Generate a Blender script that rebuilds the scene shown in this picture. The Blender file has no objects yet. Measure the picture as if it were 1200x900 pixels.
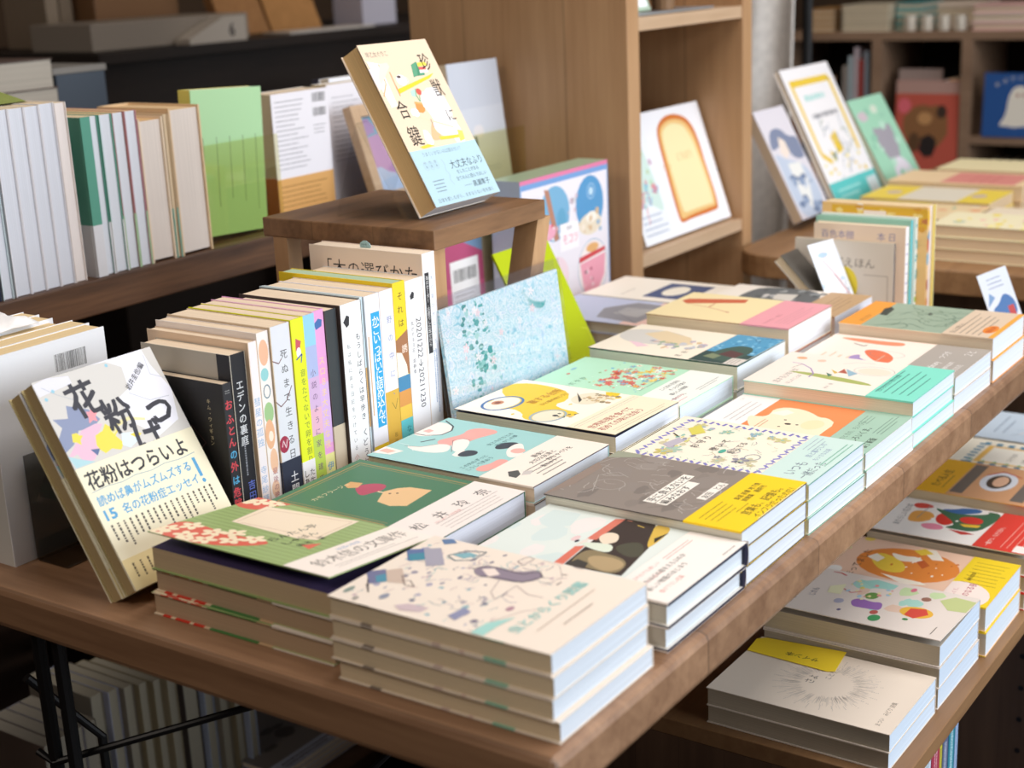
import bpy, math, random
from mathutils import Matrix, Vector
C = bpy.context.scene.collection
rnd = random.Random(7)

# ---------------------------------------------------------------- materials
def lin(h):
    h = h.lstrip('#')
    if len(h) == 3: h = ''.join(c * 2 for c in h)
    o = []
    for i in (0, 2, 4):
        c = int(h[i:i+2], 16) / 255
        o.append(c / 12.92 if c <= .04045 else ((c + .055) / 1.055) ** 2.4)
    return (o[0], o[1], o[2], 1)

def newmat(name):
    m = bpy.data.materials.new(name); m.use_nodes = True
    nt = m.node_tree; b = nt.nodes['Principled BSDF']
    return m, nt, b

def attr_mat(name, rough, spec=.5, noise=0.0, coat=0.0):
    m, nt, b = newmat(name)
    a = nt.nodes.new('ShaderNodeAttribute'); a.attribute_name = 'Col'
    if noise:
        tc = nt.nodes.new('ShaderNodeTexCoord'); n = nt.nodes.new('ShaderNodeTexNoise'); n.inputs['Scale'].default_value = 60
        n.inputs['Detail'].default_value = 3
        mr = nt.nodes.new('ShaderNodeMapRange'); mr.inputs[3].default_value = 1 - noise; mr.inputs[4].default_value = 1 + noise * .3
        vm = nt.nodes.new('ShaderNodeVectorMath'); vm.operation = 'SCALE'
        nt.links.new(tc.outputs['Object'], n.inputs['Vector']); nt.links.new(n.outputs['Fac'], mr.inputs[0])
        nt.links.new(a.outputs['Color'], vm.inputs[0]); nt.links.new(mr.outputs[0], vm.inputs['Scale'])
        nt.links.new(vm.outputs[0], b.inputs['Base Color'])
    else:
        nt.links.new(a.outputs['Color'], b.inputs['Base Color'])
    b.inputs['Roughness'].default_value = rough
    b.inputs['Specular IOR Level'].default_value = spec
    b.inputs['Coat Weight'].default_value = coat; b.inputs['Coat Roughness'].default_value = .25
    return m

def pages_mat():
    m, nt, b = newmat('page_edges')
    a = nt.nodes.new('ShaderNodeAttribute'); a.attribute_name = 'Col'
    tc = nt.nodes.new('ShaderNodeTexCoord'); mp = nt.nodes.new('ShaderNodeMapping')
    mp.inputs['Scale'].default_value = (3, 3, 1400)
    n = nt.nodes.new('ShaderNodeTexNoise'); n.inputs['Scale'].default_value = 1; n.inputs['Detail'].default_value = 2
    mr = nt.nodes.new('ShaderNodeMapRange'); mr.inputs[1].default_value = .3; mr.inputs[2].default_value = .7
    mr.inputs[3].default_value = .84; mr.inputs[4].default_value = 1.04
    vm = nt.nodes.new('ShaderNodeVectorMath'); vm.operation = 'SCALE'
    nt.links.new(tc.outputs['Object'], mp.inputs['Vector']); nt.links.new(mp.outputs[0], n.inputs['Vector'])
    nt.links.new(n.outputs['Fac'], mr.inputs[0]); nt.links.new(a.outputs['Color'], vm.inputs[0])
    nt.links.new(mr.outputs[0], vm.inputs['Scale']); nt.links.new(vm.outputs[0], b.inputs['Base Color'])
    b.inputs['Roughness'].default_value = .8; b.inputs['Specular IOR Level'].default_value = .2
    return m

def wood(name, c1, c2, scale=(2, 30, 30), rough=.5, planks=None, dark=None, bump=.05):
    """grain runs along the axis with the small scale"""
    m, nt, b = newmat(name)
    tc = nt.nodes.new('ShaderNodeTexCoord'); mp = nt.nodes.new('ShaderNodeMapping'); mp.inputs['Scale'].default_value = scale
    n = nt.nodes.new('ShaderNodeTexNoise'); n.inputs['Scale'].default_value = 1; n.inputs['Detail'].default_value = 6
    n.inputs['Roughness'].default_value = .6; n.inputs['Distortion'].default_value = .4
    n2 = nt.nodes.new('ShaderNodeTexNoise'); n2.inputs['Scale'].default_value = 6; n2.inputs['Detail'].default_value = 4
    cr = nt.nodes.new('ShaderNodeValToRGB')
    cr.color_ramp.elements[0].position = .3; cr.color_ramp.elements[1].position = .72
    cr.color_ramp.elements[0].color = lin(c1); cr.color_ramp.elements[1].color = lin(c2)
    nt.links.new(tc.outputs['Object'], mp.inputs['Vector']); nt.links.new(mp.outputs[0], n.inputs['Vector'])
    nt.links.new(mp.outputs[0], n2.inputs['Vector'])
    mx = nt.nodes.new('ShaderNodeMath'); mx.operation = 'MULTIPLY_ADD'; mx.inputs[1].default_value = .3
    nt.links.new(n2.outputs['Fac'], mx.inputs[0])
    sc = nt.nodes.new('ShaderNodeMath'); sc.operation = 'MULTIPLY'; sc.inputs[1].default_value = .7
    nt.links.new(n.outputs['Fac'], sc.inputs[0]); nt.links.new(sc.outputs[0], mx.inputs[2])
    nt.links.new(mx.outputs[0], cr.inputs['Fac'])
    out = cr.outputs['Color']
    if planks:                                     # board joints across an axis: (axis, pitch, darkness)
        ax, pitch, dk = planks
        sp = nt.nodes.new('ShaderNodeSeparateXYZ'); nt.links.new(tc.outputs['Object'], sp.inputs[0])
        dv = nt.nodes.new('ShaderNodeMath'); dv.operation = 'DIVIDE'; dv.inputs[1].default_value = pitch
        nt.links.new(sp.outputs[ax], dv.inputs[0])
        fl = nt.nodes.new('ShaderNodeMath'); fl.operation = 'FLOOR'; nt.links.new(dv.outputs[0], fl.inputs[0])
        wn = nt.nodes.new('ShaderNodeTexWhiteNoise'); wn.noise_dimensions = '1D'; nt.links.new(fl.outputs[0], wn.inputs['W'])
        fr = nt.nodes.new('ShaderNodeMath'); fr.operation = 'FRACT'; nt.links.new(dv.outputs[0], fr.inputs[0])
        lt = nt.nodes.new('ShaderNodeMath'); lt.operation = 'LESS_THAN'; lt.inputs[1].default_value = .012; nt.links.new(fr.outputs[0], lt.inputs[0])
        mr = nt.nodes.new('ShaderNodeMapRange'); mr.inputs[3].default_value = 1 - dk; mr.inputs[4].default_value = 1 + dk * .5
        nt.links.new(wn.outputs['Value'], mr.inputs[0])
        jl = nt.nodes.new('ShaderNodeMath'); jl.operation = 'MULTIPLY_ADD'; jl.inputs[1].default_value = -.35
        nt.links.new(lt.outputs[0], jl.inputs[0]); nt.links.new(mr.outputs[0], jl.inputs[2])
        vm = nt.nodes.new('ShaderNodeVectorMath'); vm.operation = 'SCALE'
        nt.links.new(out, vm.inputs[0]); nt.links.new(jl.outputs[0], vm.inputs['Scale']); out = vm.outputs[0]
    nt.links.new(out, b.inputs['Base Color'])
    b.inputs['Roughness'].default_value = rough
    bp = nt.nodes.new('ShaderNodeBump'); bp.inputs['Strength'].default_value = bump; bp.inputs['Distance'].default_value = .002
    nt.links.new(n.outputs['Fac'], bp.inputs['Height']); nt.links.new(bp.outputs[0], b.inputs['Normal'])
    return m

def plain(name, c, rough=.5, metal=0, noise=.0):
    m, nt, b = newmat(name)
    b.inputs['Base Color'].default_value = lin(c); b.inputs['Roughness'].default_value = rough; b.inputs['Metallic'].default_value = metal
    if noise:
        n = nt.nodes.new('ShaderNodeTexNoise'); n.inputs['Scale'].default_value = 25
        cr = nt.nodes.new('ShaderNodeValToRGB'); l = lin(c)
        cr.color_ramp.elements[0].color = [x * (1 - noise) for x in l[:3]] + [1]
        cr.color_ramp.elements[1].color = [min(1, x * (1 + noise)) for x in l[:3]] + [1]
        nt.links.new(n.outputs['Fac'], cr.inputs['Fac']); nt.links.new(cr.outputs[0], b.inputs['Base Color'])
    return m

def acrylic(name, tint='#fcfdfd', refl=.09):
    m = bpy.data.materials.new(name); m.use_nodes = True; nt = m.node_tree; nt.nodes.clear()
    o = nt.nodes.new('ShaderNodeOutputMaterial'); t = nt.nodes.new('ShaderNodeBsdfTransparent'); t.inputs[0].default_value = lin(tint)
    g = nt.nodes.new('ShaderNodeBsdfGlossy'); g.inputs['Roughness'].default_value = .03
    mx = nt.nodes.new('ShaderNodeMixShader'); mx.inputs[0].default_value = refl * .5
    nt.links.new(t.outputs[0], mx.inputs[1]); nt.links.new(g.outputs[0], mx.inputs[2]); nt.links.new(mx.outputs[0], o.inputs[0])
    return m

def marbled(name):
    m, nt, b = newmat(name)
    tc = nt.nodes.new('ShaderNodeTexCoord'); n1 = nt.nodes.new('ShaderNodeTexNoise'); n1.inputs['Scale'].default_value = 55; n1.inputs['Detail'].default_value = 5; n1.inputs['Distortion'].default_value = 2.6
    n2 = nt.nodes.new('ShaderNodeTexNoise'); n2.inputs['Scale'].default_value = 13; n2.inputs['Detail'].default_value = 3; n2.inputs['Distortion'].default_value = 1
    n3 = nt.nodes.new('ShaderNodeTexNoise'); n3.inputs['Scale'].default_value = 90; n3.inputs['Detail'].default_value = 2
    for n in (n1, n2, n3): nt.links.new(tc.outputs['Object'], n.inputs['Vector'])
    cr = nt.nodes.new('ShaderNodeValToRGB'); e = cr.color_ramp.elements
    e[0].position = .3; e[0].color = lin('#8fcfe0'); e[1].position = .7; e[1].color = lin('#b8dcf0')
    for p, c in ((.40, '#c4e8f0'), (.47, '#eef8fa'), (.53, '#a8dce8'), (.60, '#f4fafc')): x = e.new(p); x.color = lin(c)
    nt.links.new(n1.outputs['Fac'], cr.inputs['Fac'])
    g = nt.nodes.new('ShaderNodeValToRGB'); g.color_ramp.elements[0].position = .60; g.color_ramp.elements[1].position = .66
    nt.links.new(n2.outputs['Fac'], g.inputs['Fac'])
    g3 = nt.nodes.new('ShaderNodeValToRGB'); g3.color_ramp.elements[0].position = .46; g3.color_ramp.elements[1].position = .52
    nt.links.new(n3.outputs['Fac'], g3.inputs['Fac'])
    mu = nt.nodes.new('ShaderNodeMath'); mu.operation = 'MULTIPLY'; nt.links.new(g.outputs[0], mu.inputs[0]); nt.links.new(g3.outputs[0], mu.inputs[1])
    mx = nt.nodes.new('ShaderNodeMix'); mx.data_type = 'RGBA'; nt.links.new(mu.outputs[0], mx.inputs['Factor']); nt.links.new(cr.outputs[0], mx.inputs['A']); mx.inputs['B'].default_value = lin('#4fb0b0')
    nt.links.new(mx.outputs['Result'], b.inputs['Base Color']); b.inputs['Roughness'].default_value = .4
    return m
M = {}
M['marbled'] = marbled('marbled_print')
M['paper'] = attr_mat('printed_paper', .5, .35)
M['gloss'] = attr_mat('glossy_print', .28, .5, coat=.25)
M['pages'] = pages_mat()
M['cloth'] = attr_mat('cloth', .9, .1, noise=.3)
M['table'] = wood('table_oak', '#79573e', '#ad8767', (30, 2.2, 30), .42, (0, .21, .14))
M['walnut'] = wood('walnut_plank', '#35231a', '#7a573c', (2.2, 34, 34), .5, None)
M['riser'] = wood('riser_wood', '#5a3f29', '#9a7350', (3, 26, 26), .45, (1, .085, .22))
M['oak'] = wood('shelf_oak', '#a57e58', '#c09a72', (22, 22, 1.6), .5, (1, .19, .06), bump=.02)
M['oakh'] = wood('shelf_oak_horizontal', '#b39474', '#ccb092', (1.6, 22, 22), .5, bump=.02)
M['cab'] = wood('cabinet_wood', '#4a3527', '#6f543f', (18, 18, 1.5), .5, (1, .05, .12), bump=.02)
M['cabtop'] = wood('cabinet_top_wood', '#7a5738', '#a07a52', (1.6, 22, 22), .5, bump=.02)
M['far'] = wood('far_shelf_wood', '#7a5f4a', '#977a62', (2, 2, 12), .6, bump=.0)
M['darkwood'] = wood('dark_counter_wood', '#17100c', '#2a1e17', (3, 3, 14), .6, bump=.0)
M['black'] = plain('black_metal', '#101012', .45, .3)
M['dark'] = plain('dark_back_panel', '#1c1512', .8, 0, .15)
M['floor'] = wood('floor_boards', '#22160f', '#3a281c', (2, 20, 20), .6, (1, .12, .15))
M['wall'] = plain('wall_paint', '#5a4431', .9, 0, .08)
M['acr'] = acrylic('clear_acrylic')
M['acrf'] = acrylic('yellowish_acrylic', '#f8f7e4', .12)
M['acrd'] = acrylic('smoky_acrylic', '#c4c4c2', .16)
M['film'] = acrylic('clear_film', '#fafafc', .12)

# ---------------------------------------------------------------- mesh builder
_tc = {}
def glyphs(s, bold):
    k = (s, bold)
    if k not in _tc:
        cu = bpy.data.curves.new('t', 'FONT'); cu.body = s; cu.resolution_u = 2; cu.fill_mode = 'FRONT'; cu.size = 1
        o = bpy.data.objects.new('t', cu); C.objects.link(o)
        dg = bpy.context.evaluated_depsgraph_get()
        me = bpy.data.meshes.new_from_object(o.evaluated_get(dg))
        vs = [(v.co.x, v.co.y, 0) for v in me.vertices]; fs = [tuple(p.vertices) for p in me.polygons]
        if bold:
            v0, f0, k0 = vs, fs, len(vs); vs, fs = [], []
            for i, (dx, dy) in enumerate(((-1, -1), (1, -1), (1, 1), (-1, 1))):
                vs += [(x + dx * bold * .8, y + dy * bold * .8, i * 1.2e-6) for x, y, _ in v0]; fs += [tuple(q + i * k0 for q in f) for f in f0]
        w = max([v[0] for v in vs], default=0)
        bpy.data.objects.remove(o); bpy.data.meshes.remove(me); bpy.data.curves.remove(cu)
        _tc[k] = (vs, fs, w)
    return _tc[k]

class MB:
    def __init__(s): s.v = []; s.f = []; s.c = []; s.m = []; s.mats = []
    def mi(s, m):
        if m not in s.mats: s.mats.append(m)
        return s.mats.index(m)
    def face(s, pts, col='#ffffff', mat='paper'):
        b = len(s.v); s.v += [tuple(p) for p in pts]; s.f.append(tuple(range(b, b + len(pts)))); s.c.append(col); s.m.append(s.mi(mat)); return s
    def hexa(s, p, col='#ffffff', mat='paper', cols=None):
        """p: 8 points, bottom 4 ccw then top 4 ccw"""
        b = len(s.v); s.v += [tuple(q) for q in p]
        fs = [(3, 2, 1, 0), (4, 5, 6, 7), (0, 1, 5, 4), (1, 2, 6, 5), (2, 3, 7, 6), (3, 0, 4, 7)]
        for i, f in enumerate(fs):
            s.f.append(tuple(b + k for k in f)); s.c.append(cols[i] if cols else col); s.m.append(s.mi(mat))
        return s
    def box(s, x0, y0, z0, x1, y1, z1, col='#ffffff', mat='paper', cols=None):
        return s.hexa([(x0, y0, z0), (x1, y0, z0), (x1, y1, z0), (x0, y1, z0), (x0, y0, z1), (x1, y0, z1), (x1, y1, z1), (x0, y1, z1)], col, mat, cols)
    def prism(s, pts, z0, z1, col='#ffffff', mat='paper', ax=2):
        def P(a, b, z): return {2: (a, b, z), 1: (a, z, b), 0: (z, a, b)}[ax]
        n = len(pts); b = len(s.v); s.v += [P(x, y, z0) for x, y in pts] + [P(x, y, z1) for x, y in pts]
        s.f.append(tuple(b + i for i in reversed(range(n)))); s.f.append(tuple(b + n + i for i in range(n)))
        for i in range(n): j = (i + 1) % n; s.f.append((b + i, b + j, b + n + j, b + n + i))
        s.c += [col] * (n + 2); s.m += [s.mi(mat)] * (n + 2); return s
    def tube(s, path, r, col='#ffffff', mat='paper', n=10):
        path = [Vector(p) for p in path]; b = len(s.v); k = len(path)
        for i, p in enumerate(path):
            d = (path[min(i + 1, k - 1)] - path[max(i - 1, 0)]).normalized()
            a = d.orthogonal().normalized() if i == 0 else (a - d * a.dot(d)).normalized()
            e = d.cross(a)
            rr = r[i] if isinstance(r, (list, tuple)) else r
            for j in range(n):
                t = 2 * math.pi * j / n; s.v.append(tuple(p + a * math.cos(t) * rr + e * math.sin(t) * rr))
        for i in range(k - 1):
            for j in range(n):
                q = (j + 1) % n; s.f.append((b + i * n + j, b + i * n + q, b + (i + 1) * n + q, b + (i + 1) * n + j)); s.c.append(col); s.m.append(s.mi(mat))
        s.f.append(tuple(b + j for j in reversed(range(n)))); s.f.append(tuple(b + (k - 1) * n + j for j in range(n))); s.c += [col] * 2; s.m += [s.mi(mat)] * 2
        return s
    def build(s, name, parent=None, bevel=0, smooth=False):
        me = bpy.data.meshes.new(name); me.from_pydata(s.v, [], s.f); me.update()
        for m in s.mats: me.materials.append(M[m])
        me.polygons.foreach_set('material_index', s.m)
        ca = me.color_attributes.new('Col', 'FLOAT_COLOR', 'CORNER'); buf = []
        lc = {}
        for f, c in zip(s.f, s.c):
            if c not in lc: lc[c] = lin(c)
            buf.extend(lc[c] * len(f))
        ca.data.foreach_set('color', buf)
        if smooth: me.polygons.foreach_set('use_smooth', [True] * len(s.f))
        o = bpy.data.objects.new(name, me); C.objects.link(o)
        if bevel:
            md = o.modifiers.new('bevel', 'BEVEL'); md.width = bevel; md.segments = 2; md.limit_method = 'ANGLE'
        if parent is not None: o.parent = parent
        return o

# ---------------------------------------------------------------- printed art, in millimetres of the printed face
def R(a, b, c, d, col): return ('G', [(a, b), (c, b), (c, d), (a, d)], col)
def smooth(pts, it=2):
    for _ in range(it):
        q = []
        for i in range(len(pts)):
            a, b = pts[i], pts[(i + 1) % len(pts)]
            q += [(a[0] * .75 + b[0] * .25, a[1] * .75 + b[1] * .25), (a[0] * .25 + b[0] * .75, a[1] * .25 + b[1] * .75)]
        pts = q
    return pts
def B1(pts, col): return ('G', smooth(list(pts), 1), col)
def G(pts, col): return ('G', smooth(list(pts)) if len(pts) > 5 else pts, col)
def E(x, y, rx, ry, col, rot=0, n=22):
    cr, sr = math.cos(math.radians(rot)), math.sin(math.radians(rot))
    return ('G', [(x + rx * math.cos(t) * cr - ry * math.sin(t) * sr, y + rx * math.cos(t) * sr + ry * math.sin(t) * cr) for t in [2 * math.pi * i / n for i in range(n)]], col)
def seg(a, b, w):
    dx, dy = b[0] - a[0], b[1] - a[1]; l = math.hypot(dx, dy) or 1; nx, ny = -dy / l * w / 2, dx / l * w / 2
    return [(a[0] + nx, a[1] + ny), (a[0] - nx, a[1] - ny), (b[0] - nx, b[1] - ny), (b[0] + nx, b[1] + ny)]
def L(pts, w, col): return ('M', [seg(pts[i], pts[i + 1], w) for i in range(len(pts) - 1)], col)
def Q(pts, col): return ('G', list(pts), col)
def ring(x, y, rx, ry, w, col, rot=0, n=26):
    p = E(x, y, rx, ry, col, rot, n)[1]; return L(p + [p[0]], w, col)
def T(u, v, size, s, col, bold=0.0, sx=1.0, rot=0): return ('T', u, v, size, s, col, bold, sx, rot)
def V(u, v, size, s, col, step=1.05, bold=0.0, sx=1.0):       # column of characters, u = centre, v = top
    return ('V', u, v, size, s, col, step, bold, sx)
def fine(u0, v0, u1, v1, rows, col, h=.9, seed=1, ragged=.3):       # rows of very small print
    r = random.Random(seed); out = []
    for i in range(rows):
        y = v1 - (i + .5) * (v1 - v0) / rows; x = u0; end = u1 - r.random() * ragged * (u1 - u0)
        while x < end:
            w = r.uniform(.5, 1.5) * h; out.append([(x, y - h / 2 * r.uniform(.6, 1)), (x + w, y - h / 2), (x + w, y + h / 2 * r.uniform(.5, 1)), (x, y + h / 2)]); x += w + h * .35
    return ('M', out, col)
def finev(u0, v0, u1, v1, cols, col, h=.9, seed=1, ragged=.3):
    r = random.Random(seed); out = []
    for i in range(cols):
        x = u1 - (i + .5) * (u1 - u0) / cols; y = v1; end = v0 + r.random() * ragged * (v1 - v0)
        while y > end:
            w = r.uniform(.5, 1.4) * h; out.append([(x - h / 2, y - w), (x + h / 2 * r.uniform(.6, 1), y - w), (x + h / 2, y), (x - h / 2, y)]); y -= w + h * .35
    return ('M', out, col)
def barcode(u0, v0, u1, v1, col='#30302e', seed=3):
    r = random.Random(seed); out = []; x = u0
    while x < u1:
        w = r.choice([.25, .3, .5, .7]); out.append([(x, v0), (x + w, v0), (x + w, v1), (x, v1)]); x += w + r.choice([.25, .35, .6])
    return ('M', out, col)
def blob(x, y, rx, ry, col, seed=1, amp=.18, n=18):
    r = random.Random(seed); return ('G', [(x + rx * (1 + r.uniform(-amp, amp)) * math.cos(t), y + ry * (1 + r.uniform(-amp, amp)) * math.sin(t)) for t in [2 * math.pi * i / n for i in range(n)]], col)
def scat(u0, v0, u1, v1, n, cols, size, seed=1, kind='blob', box=None):
    r = random.Random(seed); out = []
    for i in range(n):
        x, y, s = r.uniform(u0, u1), r.uniform(v0, v1), size * r.uniform(.5, 1.4); c = r.choice(cols)
        if kind == 'blob': out.append(blob(x, y, s, s * r.uniform(.4, 1), c, seed * 99 + i, .3, 9))
        elif kind == 'stroke':
            a = r.uniform(0, 6.28); pts = [(x, y)]
            for k in range(4): a += r.uniform(-.9, .9); pts.append((pts[-1][0] + s * math.cos(a), pts[-1][1] + s * math.sin(a)))
            out.append(L(pts, size * .22, c))
        elif kind == 'flower':
            out += [E(x + s * .6 * math.cos(t), y + s * .6 * math.sin(t), s * .42, s * .3, c, math.degrees(t), 8) for t in [k * 1.257 for k in range(5)]] + [E(x, y, s * .25, s * .25, r.choice(cols), 0, 7)]
        elif kind == 'rect':
            a = r.uniform(0, 3.14); w, h = s, s * r.uniform(.3, 1); ca, sa = math.cos(a), math.sin(a)
            out.append(('G', [(x + p * w * ca - q * h * sa, y + p * w * sa + q * h * ca) for p, q in ((-.5, -.5), (.5, -.5), (.5, .5), (-.5, .5))], c))
    return ('S', out)
def burst(x, y, r0, r1, n, w, col, seed=1, sy=1):
    r = random.Random(seed); out = []
    for i in range(n):
        t = r.uniform(0, 6.283); a, b = r0 * r.uniform(.9, 1.15), r1 * r.uniform(.75, 1.1)
        out.append(seg((x + a * math.cos(t), y + a * math.sin(t) * sy), (x + b * math.cos(t), y + b * math.sin(t) * sy), w))
    return ('M', out, col)

def clip(pts, W, H):
    for ax, lim, sg in ((0, 0, 1), (0, W, -1), (1, 0, 1), (1, H, -1)):
        out = []; n = len(pts)
        for i in range(n):
            a, b = pts[i], pts[(i + 1) % n]; da, db = (a[ax] - lim) * sg, (b[ax] - lim) * sg
            if da >= 0: out.append(a)
            if (da >= 0) != (db >= 0): t = da / (da - db); out.append((a[0] + (b[0] - a[0]) * t, a[1] + (b[1] - a[1]) * t))
        pts = out
        if len(pts) < 3: return []
    return pts

def hazed_ink(c):                                   # printing ink greyed and lightened, painting glare haze into its colour
    c = c.lstrip('#')
    if len(c) == 3: c = ''.join(q * 2 for q in c)
    v = [int(c[i:i+2], 16) for i in (0, 2, 4)]; g = sum(v) / 3
    return '#' + ''.join('%02x' % round(max(0, min(255, (x * .93 + g * .07) * .97 + 240 * .03))) for x in v)
def emit(mb, ops, fmap, W, H, mat='paper', lay=1):
    """W,H mm of the face; fmap(u_mm, v_mm, lift_m) -> local xyz"""
    for op in ops:
        k = op[0]
        if k == 'S':
            for i, q in enumerate(op[1]): emit(mb, [q], fmap, W, H, mat, lay + i % 12)
            lay += 12; continue
        z = lay * 5e-6; lay += 1
        op = tuple(op[:-1]) + (hazed_ink(op[-1]),) if k in 'GM' else op[:5] + (hazed_ink(op[5]),) + op[6:]
        if k == 'G':
            p = clip(list(op[1]), W, H)
            if p:
                a = sum(p[i][0] * p[(i + 1) % len(p)][1] - p[(i + 1) % len(p)][0] * p[i][1] for i in range(len(p)))
                if a < 0: p = p[::-1]
                mb.face([fmap(x, y, z) for x, y in p], op[2], mat)
        elif k == 'M':
            for q in op[1]:
                p = clip(q, W, H)
                if p: mb.face([fmap(x, y, z) for x, y in p], op[2], mat)
        elif k == 'T':
            _, u, v, size, s, col, bold, sx, rot = op; vs, fs, w = glyphs(s, bold); cr, sr = math.cos(math.radians(rot)), math.sin(math.radians(rot))
            b = len(mb.v); mb.v += [fmap(u + (x * sx * cr - y * sr) * size, v + (x * sx * sr + y * cr) * size, z + q) for x, y, q in vs]
            mb.f += [tuple(b + i for i in f) for f in fs]; mb.c += [col] * len(fs); mb.m += [mb.mi(mat)] * len(fs)
        elif k == 'V':
            _, u, v, size, s, col, step, bold, sx = op
            for i, ch in enumerate(s):
                if ch in ' 　': continue
                vs, fs, w = glyphs(ch, bold); rot = ch in 'ー～→「」（）'
                b = len(mb.v); y0 = v - size * .88 - i * size * step
                if rot: mb.v += [fmap(u + (y - .38) * size * sx, y0 + (.88 - x) * size, z + q) for x, y, q in vs]
                else: mb.v += [fmap(u + (x - w / 2) * sx * size, y0 + y * size, z + q) for x, y, q in vs]
                mb.f += [tuple(b + q for q in f) for f in fs]; mb.c += [col] * len(fs); mb.m += [mb.mi(mat)] * len(fs)
    return lay

# ---------------------------------------------------------------- things
def tag(o, label=None, cat=None, group=None, kind=None):
    if label: o['label'] = label
    if cat: o['category'] = cat
    if group: o['group'] = group
    if kind: o['kind'] = kind
    return o
def empty(name, label, cat, loc=(0, 0, 0), group=None, rz=0):
    o = bpy.data.objects.new(name, None); C.objects.link(o); o.location = loc; o.rotation_euler = (0, 0, math.radians(rz)); o.empty_display_size = .02
    return tag(o, label, cat, group)
def pose(o, org, u, v):
    """local x -> u, local y -> v"""
    u = Vector(u).normalized(); v = Vector(v); v = (v - u * v.dot(u)).normalized(); n = u.cross(v)
    m = Matrix((u, v, n)).transposed().to_4x4(); m.translation = Vector(org); o.matrix_world = m; return o
def pose_front(o, org, u, v, T):
    """as pose(), but org is the lower left corner of the front cover; T in metres"""
    n = Vector(u).normalized().cross(Vector(v).normalized()); return pose(o, Vector(org) - n * T, u, v)
FLAT = ((1, 0, 0), (0, 1, 0)); SPINE = ((0, -1, 0), (0, 0, 1)); FRONT = ((1, 0, 0), (0, 0, 1)); BACK = ((-1, 0, 0), (0, 0, 1)); FORE = ((0, 1, 0), (0, 0, 1))
def rotz(d, a):
    r = Matrix.Rotation(math.radians(a), 3, 'Z'); return tuple(r @ Vector(x) for x in d)

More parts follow.
